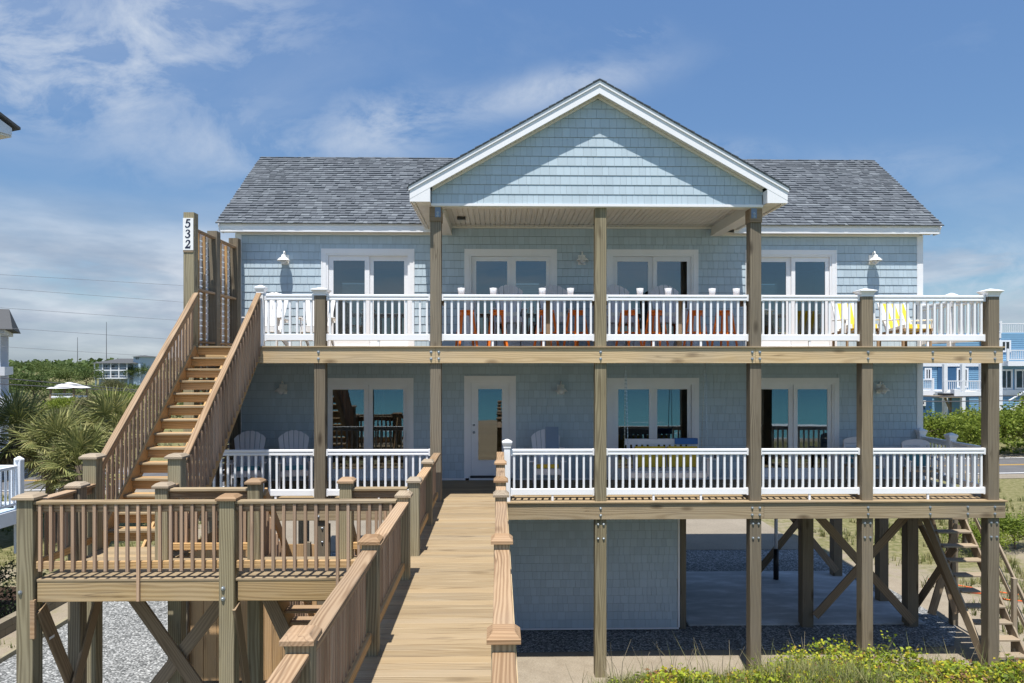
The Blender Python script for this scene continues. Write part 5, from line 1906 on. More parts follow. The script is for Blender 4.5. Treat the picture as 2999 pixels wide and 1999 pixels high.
ob = thing('outlet_box', 'white electrical outlet box with black plug on the lower wall', 'outlet box', (1.46, WY, F1 + 0.68))
MB().box(1.40, 1.53, WY - 0.05, WY - 0.014, F1 + 0.60, F1 + 0.77).build_c('cover_plate', 'white_trim', ob)
MB().lathe([(0.035, 0), (0.035, 0.03)], 10, (0, 0, 0)).build('plug', 'black_plastic', ob, Matrix.Translation((1.465, WY - 0.052, F1 + 0.69)) @ Matrix.Rotation(R(90), 4, 'X'))
ob2 = thing('outlet_box', 'small white outlet box on the wall right of the swing', 'outlet box', (5.15, WY, F1 + 0.55))
MB().box(4.98, 5.1, WY - 0.045, WY - 0.014, F1 + 0.45, F1 + 0.63).build_c('cover_plate', 'white_trim', ob2)
MB().box(5.015, 5.065, WY - 0.055, WY - 0.046, F1 + 0.50, F1 + 0.58).build_c('socket', 'wire_grey', ob2)

# ------------------------------------------------------------------ vegetation helpers
def leaf_faces(b, p, s, r, rg, flat=0.0, asp=0.5):
    d = Vector((rg.uniform(-1, 1), rg.uniform(-1, 1), rg.uniform(-0.7, 0.9) * (1 - flat)))
    if d.length < 0.1:
        d = Vector((1, 0, 0.1))
    d.normalize()
    u = Vector((rg.uniform(-1, 1), rg.uniform(-1, 1), rg.uniform(-1, 1)))
    sd = d.cross(u)
    if sd.length < 0.05:
        sd = d.orthogonal()
    sd.normalize()
    a = p - d * s
    e = p + d * s
    b.poly([a, p + sd * s * asp, e, p - sd * s * asp], r)


def crown_mesh(name, n, lobes, leaf, mat, seed, shell=0.55):
    rg = random.Random(seed)
    b = MB()
    tot = sum(l[1][0] * l[1][1] * l[1][2] for l in lobes) ** 1.0
    for (c, rad) in lobes:
        k = int(n * (rad[0] * rad[1] * rad[2]) / tot)
        tone = rg.uniform(-0.14, 0.14)
        # clumps within the lobe
        ncl = max(6, int(k / 24))
        for q in range(ncl):
            v = Vector((rg.gauss(0, 1), rg.gauss(0, 1), rg.gauss(0, 1))).normalized()
            rr = rg.uniform(shell, 1.02)
            if v.z < -0.55:
                v.z *= -0.6
            cc = Vector((c[0] + v.x * rad[0] * rr, c[1] + v.y * rad[1] * rr, c[2] + v.z * rad[2] * rr))
            ct = rg.uniform(-0.16, 0.16)
            for _ in range(24):
                p = cc + Vector((rg.gauss(0, 1), rg.gauss(0, 1), rg.gauss(0, 0.7))) * leaf * 2.2
                leaf_faces(b, p, leaf * rg.uniform(0.6, 1.2), min(0.99, max(0.01, 0.5 + tone + ct + rg.uniform(-0.18, 0.18))), rg)
    return b.mesh(name, mat)


def limb_mesh(name, h, spread, seed, r0=0.12, mat='bark', n=5):
    rg = random.Random(seed)
    b = MB()
    b.tube([(0, 0, -0.1), (0.05 * h, 0, h * 0.3), (0.02, 0.03 * h, h * 0.62)], [r0, r0 * 0.75, r0 * 0.45], 7)
    for k in range(n):
        a = 2 * math.pi * k / n + rg.uniform(-0.4, 0.4)
        z0 = h * rg.uniform(0.28, 0.6)
        p1 = (spread * 0.5 * math.cos(a), spread * 0.5 * math.sin(a), z0 + h * 0.15)
        p2 = (spread * 0.9 * math.cos(a), spread * 0.9 * math.sin(a), z0 + h * rg.uniform(0.2, 0.4))
        b.tube([(0.03 * h, 0, z0), p1, p2], [r0 * 0.45, r0 * 0.3, r0 * 0.12], 5)
    return b.mesh(name, mat)


# crowns, variants
def blob(seed, w, d, h, base, k=7):
    rg = random.Random(seed)
    out = [((0, 0, base + h * 0.5), (w * 0.34, d * 0.34, h * 0.5))]
    for _ in range(k):
        a = rg.uniform(0, 6.283)
        r_ = rg.uniform(0.3, 0.72)
        s_ = rg.uniform(0.18, 0.30)
        out.append(((math.cos(a) * w * 0.5 * r_, math.sin(a) * d * 0.5 * r_, base + h * rg.uniform(0.35, 0.75)), (w * s_, d * s_, h * rg.uniform(0.25, 0.36))))
    return out


TREE = [crown_mesh('crown', 3600, blob(11 + k, 7.5, 7.0, 4.2, 1.4, 8), 0.17, 'tree_leaf', 20 + k) for k in range(3)]
SCRUB = [crown_mesh('crown', 2600, blob(41 + k, 6.0, 5.0, 2.6, 0.6, 7), 0.14, 'scrub_leaf', 50 + k) for k in range(2)]
BUSH = [crown_mesh('crown', 5200, blob(61 + k, 5.2, 4.4, 2.6, 0.25, 9), 0.10, 'bush_leaf', 70 + k) for k in range(3)]
LIMB = limb_mesh('trunk', 3.6, 2.6, 5, 0.16)
LIMBS = limb_mesh('trunk', 2.0, 2.2, 6, 0.09, n=6)


def plant(name, label, cat, x, y, crown, trunk, s, rz, group, zs=1.0):
    t = thing(name, label, cat, (x, y, dune(x, y)), group)
    m4 = Matrix.Translation((x, y, dune(x, y))) @ Matrix.Rotation(rz, 4, 'Z') @ Matrix.Diagonal((s, s, s * zs, 1))
    put(bpy.data.objects.new('trunk', trunk), m4, t)
    put(bpy.data.objects.new('crown', crown), m4, t)
    return t


# bushes in front of the blue house, right side
bl = [(24.6, 33.5, 1.0, 'rounded green bush directly right of the house corner, low at its left'), (27.5, 35.0, 1.25, 'tall rounded green bush seen between deck end and corner post'), (30.6, 33.8, 1.0, 'green bush left of the corner post beyond the road'),
      (33.0, 34.6, 1.15, 'green bush directly behind the right corner post'), (36.2, 34.0, 1.35, 'large green bush right of the corner post at frame edge'), (39.8, 35.0, 1.4, 'green bush at the right frame edge beyond the road'), (21.5, 35.5, 1.0, 'green bush hidden mostly by the house corner')]
for k, (x, y, s, lab) in enumerate(bl):
    plant('green_bush', lab, 'bush', x, y, BUSH[k % 3], LIMBS, s, k * 1.3, 'green bushes beyond the road')
for k, (x, y, s, lab) in enumerate(((15.6, 8.8, 0.42, 'low leafy vine bush on sand right of the ground stairs'), (17.2, 9.6, 0.5, 'leafy vine bush on sand at the right frame edge'), (16.9, 6.4, 0.3, 'small leafy clump on sand at the right edge, nearest the stairs'))):
    plant('dune_bush', lab, 'bush', x, y, BUSH[k], LIMBS, s, k * 2.1, 'leafy clumps on the sand by the ground stairs', 0.8)

# trees and scrub far left
rg = random.Random(99)
tl = ['dark green live oak at the left, behind the neighbour porch column', 'rounded green tree beyond the palms at left', 'mid green tree left of the distant white house', 'green tree directly left of the distant white house', 'green tree behind the white gazebo',
      'dark tree on the skyline above the gazebo', 'tree on the far left skyline', 'tree right of the distant white house by the stair rail', 'low green tree below the gazebo skyline, beside the scrub', 'green tree left of the gazebo', 'bushy tree between gazebo and neighbour column', 'tree at the foot of the antenna']
tp = [(-73, 96, 0.85), (-71, 97, 0.8), (-92, 136, 0.95), (-80, 121, 0.85), (-85, 136, 0.9), (-136, 171, 1.0), (-126, 171, 1.05), (-121, 186, 1.0), (-91, 168, 0.95), (-62, 90, 0.6), (-67, 84, 0.62), (-128, 191, 1.1)]
for k, ((x, y, s), lab) in enumerate(zip(tp, tl)):
    plant('live_oak', lab, 'tree', x, y, TREE[k % 3], LIMB, s, k * 0.9, 'trees on the flat land at left')
sp = [(-48, 66, 0.9, 'grey green scrub thicket in front of the gazebo'), (-53, 100, 1.1, 'grey scrub thicket above and right of the gazebo'), (-70, 118, 0.8, 'twiggy grey thicket behind the gazebo roof'), (-46, 74, 1.0, 'scrub thicket right of the gazebo behind the palms'), (-40, 58, 0.9, 'scrub behind the right palm'),
      (-52, 60, 0.9, 'yellow green scrub behind the middle palm'), (-44, 50, 0.8, 'scrub by the road behind the left palm'), (-36, 46, 0.75, 'low scrub by the road behind the stair rail')]
for k, (x, y, s, lab) in enumerate(sp):
    plant('scrub_thicket', lab, 'shrub', x, y, SCRUB[k % 2] if k % 3 else BUSH[k % 3], LIMBS, s, k * 1.1, 'scrub thickets across the road at left')

# the far wood on the skyline
fw = MB()
rgf = random.Random(5)
for k in range(5200):
    x = rgf.uniform(-620, 620)
    y = rgf.uniform(330, 640)
    h = 7.0 + 2.2 * noise.noise(Vector((x * 0.02, y * 0.02, 0))) + rgf.uniform(-2.2, 1.1)
    for q in range(3):
        p = Vector((x + rgf.gauss(0, 2.2), y + rgf.gauss(0, 2), dune(x, y) + h * rgf.uniform(0.35, 1.0)))
        leaf_faces(fw, p, rgf.uniform(1.2, 2.4), rgf.uniform(0.02, 0.75), rgf, asp=0.8)
tag(fw.build('far_wood', 'tree_leaf'), 'dark line of far woodland along the horizon', kind='stuff')

# mid-distance ground cover at left and right (low scrub)
def ground_cover(name, n, region, leaf, mat, label, hmax, seed, keep=None, tuft=10):
    b = MB()
    rg = random.Random(seed)
    k = 0
    while k < n:
        x, y = rg.uniform(region[0], region[1]), rg.uniform(region[2], region[3])
        nn = noise.noise(Vector((x * 0.22, y * 0.22, seed)))
        if keep is not None and not keep(x, y, nn, rg):
            k += 0.02
            continue
        k += 1
        z = dune(x, y)
        hh = hmax * (0.35 + 0.65 * max(0, nn + 0.3)) * rg.uniform(0.4, 1.0)
        tone = rg.uniform(-0.15, 0.15) + nn * 0.25
        for _ in range(tuft):
            p = Vector((x + rg.gauss(0, leaf * 2), y + rg.gauss(0, leaf * 2), z + hh * rg.uniform(0.25, 1.0)))
            leaf_faces(b, p, leaf * rg.uniform(0.6, 1.2), min(0.99, max(0.01, 0.5 + tone + rg.uniform(-0.3, 0.3))), rg)
    return tag(b.build(name, mat), label, kind='stuff')


ground_cover('low_green', 2200, (-140, -30, 60, 170), 0.26, 'tree_leaf', 'low green bushes filling the flat land at left', 1.5, 8, lambda x, y, nn, r: nn > -0.05)
ground_cover('low_scrub', 2600, (-110, -20, 34, 150), 0.22, 'scrub_leaf', 'low mixed scrub covering the flat land across the road', 1.3, 3, lambda x, y, nn, r: nn > -0.1)
ground_cover('roadside_scrub', 900, (14, 60, 31.5, 48), 0.14, 'bush_leaf', 'low green scrub along the far side of the road', 0.9, 4, lambda x, y, nn, r: y > 30.5 + sl * x + 0.8)


def blades(name, n, region, hmin, hmax, mat, label, seed, keep=None, width=0.008, per=7, parent=None):
    b = MB()
    rg = random.Random(seed)
    k = 0
    tries = 0
    while k < n and tries < n * 30:
        tries += 1
        x, y = rg.uniform(region[0], region[1]), rg.uniform(region[2], region[3])
        nn = noise.noise(Vector((x * 0.5, y * 0.5, seed)))
        if keep is not None and not keep(x, y, nn, rg):
            continue
        k += 1
        z = dune(x, y)
        tone = rg.uniform(0.05, 0.8)
        for _ in range(per):
            h = rg.uniform(hmin, hmax)
            a = rg.uniform(0, 6.283)
            lean = rg.uniform(0.1, 0.75) * h
            p0 = Vector((x + rg.gauss(0, 0.04), y + rg.gauss(0, 0.04), z - 0.01))
            dirv = Vector((math.cos(a), math.sin(a), 0))
            sd = Vector((-math.sin(a), math.cos(a), 0)) * width * rg.uniform(0.7, 1.3)
            p1 = p0 + dirv * lean * 0.3 + Vector((0, 0, h * 0.6))
            p2 = p0 + dirv * lean + Vector((0, 0, h * 0.95))
            r_ = min(0.99, max(0.01, tone + rg.uniform(-0.2, 0.2)))
            b.poly([p0 - sd, p0 + sd, p1 + sd * 0.75, p1 - sd * 0.75], r_)
            b.poly([p1 - sd * 0.75, p1 + sd * 0.75, p2], r_)
    return tag(b.build(name, mat), label, kind='stuff')


# foreground dune plants
def edge(x):
    """how far towards the house the plants reach, by x"""
    return -0.55 + 0.5 * noise.noise(Vector((x * 0.55, 0.0, 3.0))) - (1.1 if x < 2.0 else 0) - (0.45 if 2.0 <= x < 4.8 else 0) + (0.35 if 5.2 < x < 8.3 else 0)


def mound(x, y):
    return 0.20 + 0.62 * math.exp(-((x - 6.2) / 1.25) ** 2) * math.exp(-((y + 1.1) / 0.9) ** 2) + 0.12 * math.exp(-((x - 8.2) / 1.2) ** 2)


b = MB()
rg = random.Random(17)
cnt = 0
while cnt < 5600:
    x, y = rg.uniform(1.3, 13.5), rg.uniform(-6.0, 0.1)
    if y > edge(x) + rg.uniform(-0.25, 0.12):
        continue
    nn = noise.noise(Vector((x * 0.9, y * 0.9, 2.0))) + 0.35 * math.exp(-((x - 6.4) / 2.0) ** 2)
    if nn < (-0.10 if x > 4.6 else 0.05) + rg.uniform(-0.22, 0.14):
        continue
    cnt += 1
    z = dune(x, y)
    hh = mound(x, y) * rg.uniform(0.30, 1.05) * (1.0 + 0.9 * noise.noise(Vector((x * 1.6, y * 1.6, 14.0))))
    tone = 0.02 + 0.50 * noise.noise(Vector((x * 1.1, y * 1.3, 9.0))) + rg.uniform(-0.14, 0.14)
    for _ in range(13):
        p = Vector((x + rg.gauss(0, 0.07), y + rg.gauss(0, 0.07), z + hh + rg.gauss(0, 0.045)))
        leaf_faces(b, p, rg.uniform(0.018, 0.046), min(0.99, max(0.01, 0.50 + tone + rg.uniform(-0.3, 0.42) * (1 if rg.random() < 0.9 else 1.6))), rg, 0.35, 0.62)
tag(b.build('dune_foliage', 'dune_leaf'), 'yellow green leafy vines covering the dune in the foreground', kind='stuff')
blades('dune_grass', 3800, (1.0, 13.6, -6.0, 0.5), 0.12, 0.40, 'grass_blade', 'fine dry dune grass among the foreground vines', 31, lambda x, y, nn, r: y < edge(x) + 0.35 and (nn > -0.25), 0.005, 8)
blades('dune_grass', 420, (1.2, 13.2, -4.5, 0.2), 0.3, 0.62, 'grass_blade', 'taller tufts of pale dry grass rising through the vines', 41, lambda x, y, nn, r: y < edge(x) + 0.1 and nn > 0.12, 0.006, 12)
blades('sea_oats', 130, (1.2, 13.0, -2.2, 0.1), 0.45, 0.95, 'grass_blade', 'tall thin dry stalks standing above the foreground vines', 33, lambda x, y, nn, r: y < edge(x) + 0.2, 0.006, 2)
tw = MB()
for k in range(90):
    x = rg.uniform(1.3, 12.5)
    y = edge(x) - rg.uniform(0.0, 0.7)
    z = dune(x, y)
    h = rg.uniform(0.4, 1.0)
    a = rg.uniform(0, 6.28)
    p0 = Vector((x, y, z))
    p1 = p0 + Vector((math.cos(a) * 0.1, math.sin(a) * 0.1, h * 0.6))
    p2 = p1 + Vector((math.cos(a + 0.6) * 0.16, math.sin(a + 0.6) * 0.1, h * 0.4))
    tw.tube([p0, p1, p2], [0.007, 0.005, 0.002], 4)
tag(tw.build('dry_twigs', 'twig'), 'bare pale twigs poking out of the foreground vines', kind='stuff')
blades('side_grass', 1500, (-22, -10.4, -2, 12), 0.05, 0.18, 'grass_blade', 'short patchy grass left of the gravel bed', 35, lambda x, y, nn, r: nn > 0.0, 0.008, 7)
blades('side_grass', 1700, (11.5, 26, 1.5, 24), 0.10, 0.35, 'grass_blade', 'patchy dune grass right of the ground stairs', 37, lambda x, y, nn, r: nn > -0.05 and y < 21 + 0.0 * x, 0.012, 7)
blades('side_grass', 1300, (-34, -10.4, 12, 20.0), 0.10, 0.3, 'grass_blade', 'tufted grass between neighbour and road at left', 39, lambda x, y, nn, r: nn > -0.2 and y < RO - 1.6 + sl * x, 0.012, 7)

cpts = [(12.2, 6.2, 0.03), (12.6, 5.6, 0.05), (13.1, 5.2, 0.04), (13.45, 4.9, 0.05), (13.6, 4.5, 0.12), (13.5, 4.2, 0.05), (13.2, 4.4, 0.03), (12.9, 4.9, 0.03), (12.3, 5.1, 0.03)]
tag(MB().tube(cpts, 0.018, 5).build('orange_cord', 'orange_net', smooth=True), 'bright orange cord lying curled on the sand right of the ground stairs', 'cord')
# ------------------------------------------------------------------ palms
def frond_mesh(seed, dead=False):
    rg = random.Random(seed)
    b = MB()
    pet = 0.75 if not dead else 0.6
    b.tube([(0, 0, 0), (pet * 0.5, 0, 0.06), (pet, 0, 0.04)], [0.022, 0.016, 0.012], 4, 0.6)
    n = 30
    for k in range(n):
        a = R(-118 + 236 * k / (n - 1))
        L = (0.78 + 0.16 * math.cos(a * 0.7)) * rg.uniform(0.85, 1.08)
        d = Vector((math.cos(a), math.sin(a), 0.30 * math.cos(a * 2.0) - 0.05))
        d.normalize()
        s_ = Vector((-math.sin(a), math.cos(a), 0)) * 0.021
        p0 = Vector((pet, 0, 0.04))
        p1 = p0 + d * L * 0.55
        p2 = p0 + d * L + Vector((0, 0, -0.10 if not dead else -0.3)) * rg.uniform(0.4, 1.4)
        r_ = min(0.99, max(0.02, 0.45 + rg.uniform(-0.3, 0.35)))
        up = Vector((0, 0, 0.012 * (1 if k % 2 else -1)))
        b.poly([p0 - s_ * 0.3, p0 + s_ * 0.3, p1 + s_ + up, p1 - s_ - up], r_)
        b.poly([p1 - s_ - up, p1 + s_ + up, p2], r_)
    return b.mesh('frond', 'dead_palm' if dead else 'palm_leaf')


FR = [frond_mesh(200 + k) for k in range(4)]
FD = [frond_mesh(300 + k, True) for k in range(2)]


def palm(x, y, h, s, label, seed):
    rg = random.Random(seed)
    t = thing('fan_palm', label, 'palm', (x, y, 0), 'fan palms left of the stairs')
    tb = MB()
    pts = [(x + 0.12 * math.sin(q * 0.9 + seed), y, h * q / 6) for q in range(7)]
    tb.tube(pts, [0.16, 0.15, 0.14, 0.15, 0.17, 0.19, 0.14], 9)
    tb.build('trunk', 'bark', t)
    top = Vector(pts[-1])
    nf = 24
    for k in range(nf):
        az = k * 2.39996 + rg.uniform(-0.2, 0.2)
        el = R(78 - 108 * (k / (nf - 1)) + rg.uniform(-8, 8))
        m4 = Matrix.Translation(top - Vector((0, 0, 0.010 * k))) @ Matrix.Rotation(az, 4, 'Z') @ Matrix.Rotation(-el, 4, 'Y') @ Matrix.Rotation(rg.uniform(-0.5, 0.5), 4, 'X') @ Matrix.Scale(s * rg.uniform(0.85, 1.1), 4)
        put(bpy.data.objects.new('frond', FR[k % 4]), m4, t)
    for k in range(14):
        az = rg.uniform(0, 6.28)
        el = R(rg.uniform(-80, -38))
        m4 = Matrix.Translation(top - Vector((0, 0, 0.25))) @ Matrix.Rotation(az, 4, 'Z') @ Matrix.Rotation(-el, 4, 'Y') @ Matrix.Rotation(rg.uniform(-0.6, 0.6), 4, 'X') @ Matrix.Scale(s * 0.85, 4)
        put(bpy.data.objects.new('dead_frond', FD[k % 2]), m4, t)
    return t


palm(-16.9, 11.5, 3.75, 1.05, 'fan palm nearest the left frame edge', 1)
palm(-15.3, 11.0, 3.35, 0.95, 'fan palm second from the left, lower crown', 2)
palm(-13.9, 12.2, 3.75, 1.05, 'fan palm touching the stair railing, tallest of the right cluster', 3)
palm(-14.1, 10.4, 2.75, 0.95, 'low fan palm with hanging dead fronds beside the stair railing', 4)
palm(-18.4, 10.6, 3.0, 1.0, 'fan palm cut by the left frame edge', 5)
# ------------------------------------------------------------------ left neighbour: deck rail, hedge, border
nd = thing('neighbour_deck', 'neighbour white railed deck with pale fascia at the lower left', 'deck', (-13.5, 2.5, 1.8))
board('fascia_board', (-12.1, -3.0, 2.42), (-11.75, 4.0, 2.42), 0.05, 0.34, 'far_white', nd)
board('deck_floor', (-13.3, -3.0, 2.57), (-12.95, 4.0, 2.57), 2.4, 0.05, 'far_blue', nd)
for y in (3.9,):
    post('rail_post', -11.8, y, 1.5, 3.78, 0.16, 'far_white', nd)
    white = MB().lathe([(0.13, 0), (0.13, 0.03), (0.03, 0.09)], 4, (-11.8, y, 3.78)).build('post_cap', 'far_white', nd)
post('rail_post', -12.1, -2.9, 1.5, 3.78, 0.16, 'far_white', nd)
for z0, h in ((3.62, 0.07), (2.72, 0.06)):
    board('rail_bar', (-12.1, -2.8, z0), (-11.82, 3.82, z0), 0.07, h, 'far_white', nd)
for k in range(46):
    u = (k + 0.5) / 46
    post('baluster', -12.1 + 0.28 * u, -2.8 + 6.62 * u, 2.73, 3.6, 0.035, 'far_white', nd)
board('rail_bar', (-11.82, 3.9, 3.62), (-14.4, 3.9, 3.62), 0.07, 0.07, 'far_white', nd)
board('rail_bar', (-11.82, 3.9, 2.72), (-14.4, 3.9, 2.72), 0.07, 0.06, 'far_white', nd)
for k in range(18):
    post('baluster', -11.98 - 0.136 * k, 3.9, 2.73, 3.6, 0.035, 'far_white', nd)
for y in (-2.5, 0.8, 3.7):
    post('deck_leg', -12.3, y, 0.0, 2.5, 0.15, 'far_white', nd)
HB = crown_mesh('hedge', 5200, [((0, 0, 0.7), (0.7, 2.4, 0.75)), ((0.1, 1.6, 0.6), (0.6, 1.6, 0.7)), ((-0.1, -1.8, 0.65), (0.6, 1.6, 0.7))], 0.045, 'hedge_leaf', 91, 0.7)
hd = put(bpy.data.objects.new('hedge', HB), Matrix.Translation((-12.2, 2.2, 0.0)))
tag(hd, 'dark clipped hedge under the neighbour deck at the left edge', 'hedge')
sheet('mulch_bed', [(-14.0, -4), (-11.35, -4), (-11.35, 6), (-14.0, 6)], 0.02, 'mulch', 'dark brown mulch bed under the neighbour deck')
gb = thing('border_timber', 'long landscape timbers edging the gravel bed at the left', 'border', (-10.25, 0, 0))
for k in range(8):
    board('timber', (-10.26, -5 + 2.42 * k, 0.05), (-10.26, -5 + 2.42 * k + 2.4, 0.05), 0.1, 0.12, 'green_wood', gb)
rb = thing('retaining_edge', 'low stacked block edging of the mulch bed at the left edge', 'border', (-11.3, 0, 0))
for k in range(22):
    for j in range(2):
        y = -4 + 0.46 * k + 0.23 * j
        MB().box(-11.36 + 0.01 * j, -11.14, y, y + 0.45, 0.0 + 0.17 * j, 0.165 + 0.17 * j).build_c('edging_block', 'timber_edge', rb)
mbx = thing('mailbox', 'small black mailbox post between the neighbour deck and the road', 'mailbox', (-18.0, 16.8, 0))
post('pole', -18.2, 16.8, 0, 1.25, 0.09, 'black_plastic', mbx)
MB().box(-18.35, -18.02, 16.6, 17.05, 1.25, 1.5).build_c('box', 'black_plastic', mbx)

# neighbour house at the left edge (only its eave shows) and the porch behind it
NA = Matrix.Translation((-16.15, 10.0, 0.0)) @ Matrix.Rotation(R(66), 4, 'Z')
nh = thing('white_house', 'white neighbour house with only its eave and wall edge in frame', 'house', (-16.15, 10.0, 0))
MB().box(-9.0, -0.50, 0.3, 9.0, 0.0, 13.6).build('wall', 'far_white', nh, NA)
MB().box(-0.52, -0.40, 0.24, 0.38, 0.0, 13.6).build('corner_trim', 'far_white', nh, NA)
MB().box(-9.0, 0.02, -0.1, 9.2, 13.61, 13.66).build('soffit', 'soffit_white', nh, NA)
MB().prism([(-9.0, 13.67), (-0.005, 13.67), (-0.005, 13.90), (-4.2, 15.88), (-9.0, 13.95)], -0.16, -0.11).build('rake_board', 'far_white', nh, NA)
MB().box(0.0, 0.04, -0.05, 9.2, 13.67, 13.92).build('fascia', 'far_white', nh, NA)
MB().prism([(0.22, 13.90), (0.22, 13.98), (-4.2, 16.08), (-4.2, 16.0)], -0.25, 9.3).build('roof', 'far_roof', nh, NA)
nb = MB()
NP = Matrix.Translation((-25.1, 23.6, 0.0)) @ Matrix.Rotation(R(30), 4, 'Z')
pch = thing('porch_house', 'neighbour porch with grey roof and white columns at the left edge', 'house', (-25.1, 23.6, 0))
for (x, y) in ((-0.75, 0.35), (-4.4, 0.35), (-0.75, 5.2)):
    b = MB().box(x - 0.2, x + 0.2, y - 0.2, y + 0.2, 0, 7.70)
    b.build('column', 'far_white', pch, NP)
MB().box(-7, -0.35, 0.0, 5.6, 5.55, 6.0).build('upper_floor', 'far_white', pch, NP)
MB().box(-7, -0.35, 0.0, 5.6, 3.95, 4.45).build('deck_floor', 'far_white', pch, NP)
MB().box(-7, -0.35, 0.0, 5.6, 7.72, 7.92).build('eave_beam', 'far_white', pch, NP)
b = MB()
b.poly([(-7.5, -0.3, 7.93), (0.0, -0.3, 7.93), (-0.35, 2.8, 9.15), (-7.5, 2.8, 9.15)])
b.poly([(-7.5, 5.9, 7.93), (0.0, 5.9, 7.93), (-0.35, 2.8, 9.15), (-7.5, 2.8, 9.15)])
b.poly([(0.0, -0.3, 7.93), (0.0, 5.9, 7.93), (-0.35, 2.8, 9.15)])
b.poly([(0.0, -0.3, 7.925), (0.0, 5.9, 7.925), (-7.5, 5.9, 7.925), (-7.5, -0.3, 7.925)])
b.build('roof', 'far_roof', pch, NP)
for z in (6.95, 6.55):
    b = MB().box(-7, -0.95, 0.30, 0.36, z, z + 0.05)
    b.build('rail_bar', 'far_white', pch, NP)

# ------------------------------------------------------------------ distant white house, gazebo, antennas, wires
fh = thing('distant_house', 'distant pale two-storey house with hip roof, verandas and tower', 'house', (-94, 166, 0))
def fx(u, d):   # x at depth d for picture column u
    return (u - 1145.5) / 1650.0 * d
D_ = 180.0
X0, X1 = fx(226, D_), fx(312, D_)
YF = 166.0
zt = lambda v: 6.14 + (836 - v) / 1650.0 * D_
MB().box(X0, X1, YF + 2.2, YF + 10, 0.0, zt(834)).build('wall', 'far_blue', fh)
MB().box(fx(310, D_), fx(326, D_), YF + 1.0, YF + 9, 0.0, zt(819)).build('tower', 'far_blue', fh)
b = MB()
e, r1 = zt(834), zt(823)
xa, xb = X0 - 0.6, X1 + 1.0
b.poly([(xa, YF - 0.5, e), (xb, YF - 0.5, e), (xb - 4, YF + 5.5, r1), (xa + 4, YF + 5.5, r1)])
b.poly([(xb, YF - 0.5, e), (xb, YF + 11, e), (xb - 4, YF + 5.5, r1)])
b.poly([(xa, YF + 11, e), (xa, YF - 0.5, e), (xa + 4, YF + 5.5, r1)])
b.poly([(xb, YF + 11, e), (xa, YF + 11, e), (xa + 4, YF + 5.5, r1), (xb - 4, YF + 5.5, r1)])
b.build('roof', 'far_roof', fh)
b = MB()
te, tr_ = zt(819), zt(815)
xa, xb = fx(307, D_), fx(329, D_)
ym = YF + 5
b.poly([(xa, YF + 0.4, te), (xb, YF + 0.4, te), ((xa + xb) / 2, ym, tr_)])
b.poly([(xb, YF + 0.4, te), (xb, YF + 9.6, te), ((xa + xb) / 2, ym, tr_)])
b.poly([(xb, YF + 9.6, te), (xa, YF + 9.6, te), ((xa + xb) / 2, ym, tr_)])
b.poly([(xa, YF + 9.6, te), (xa, YF + 0.4, te), ((xa + xb) / 2, ym, tr_)])
b.build('tower_roof', 'far_roof', fh)
for v in (850, 868):
    board('veranda_floor', (X0, YF + 1.0, zt(v)), (X1 - 1.2, YF + 1.0, zt(v)), 2.2, 0.28, 'far_white', fh)
for v0 in (846, 864):
    board('veranda_rail', (X0, YF + 0.05, zt(v0 - 1.5)), (X1 - 1.2, YF + 0.05, zt(v0 - 1.5)), 0.08, 0.12, 'far_white', fh)
for k in range(5):
    x = X0 + 0.15 + (X1 - 1.4 - X0) * k / 4
    post('column', x, YF, zt(868), zt(834), 0.24, 'far_white', fh)
    post('stilt', x, YF + 0.6, 0.0, zt(868), 0.3, 'far_blue', fh)
for v in (842, 861):
    for k, u in enumerate((237, 243.5, 256, 260, 270)):
        w_ = MB().box(fx(u - 1.5, D_), fx(u + 1.5, D_), YF + 2.12, YF + 2.19, zt(v + 4.5), zt(v - 3.5))
        w_.build_c('window', 'shadow_glass', fh)
for u in (316, 320):
    MB().box(fx(u, D_), fx(u + 1.6, D_), YF + 0.9, YF + 0.99, zt(825), zt(821)).build_c('window', 'shadow_glass', fh)

gz = thing('gazebo', 'white roofed open gazebo with railing among the scrub at left', 'gazebo', (-54, 78, 0))
D2 = 92.0
gx = lambda u: fx(u, D2)
gz_ = lambda v: 6.14 + (836 - v) / 1650.0 * D2
xa, xb = gx(138), gx(202)
cx, cy = (xa + xb) / 2, 78.0
hw_ = (xb - xa) / 2
b = MB()
z0, z1, z2, z3 = gz_(890), gz_(884.5), gz_(883.5), gz_(877)
for (ra, za, rb, zb) in ((hw_, z0, hw_ * 0.55, z1), (hw_ * 0.6, z1 + 0.05, 0.05, z3)):
    for q in range(4):
        c0_, c1_ = [((-1, -1), (1, -1), (1, 1), (-1, 1))[(q + j) % 4] for j in (0, 1)]
        b.poly([(cx + c0_[0] * ra, cy + c0_[1] * ra, za), (cx + c1_[0] * ra, cy + c1_[1] * ra, za), (cx + c1_[0] * rb, cy + c1_[1] * rb, zb), (cx + c0_[0] * rb, cy + c0_[1] * rb, zb)])
b.build('roof', 'white_trim', gz)
for sx_ in (-1, 1):
    for sy_ in (-1, 1):
        post('column', cx + sx_ * hw_ * 0.8, cy + sy_ * hw_ * 0.8, 0.0, z0, 0.2, 'brace_wood', gz)
board('deck', (cx - hw_ * 0.85, cy, gz_(910)), (cx + hw_ * 0.85, cy, gz_(910)), hw_ * 1.7, 0.18, 'far_white', gz)
for v in (902.5, 908):
    board('rail_bar', (cx - hw_ * 0.8, cy - hw_ * 0.8, gz_(v)), (cx + hw_ * 0.8, cy - hw_ * 0.8, gz_(v)), 0.08, 0.09, 'far_white', gz)
for k in range(14):
    x = cx - hw_ * 0.76 + hw_ * 1.52 * k / 13
    post('baluster', x, cy - hw_ * 0.8, gz_(908), gz_(902.5), 0.06, 'wire_grey', gz)

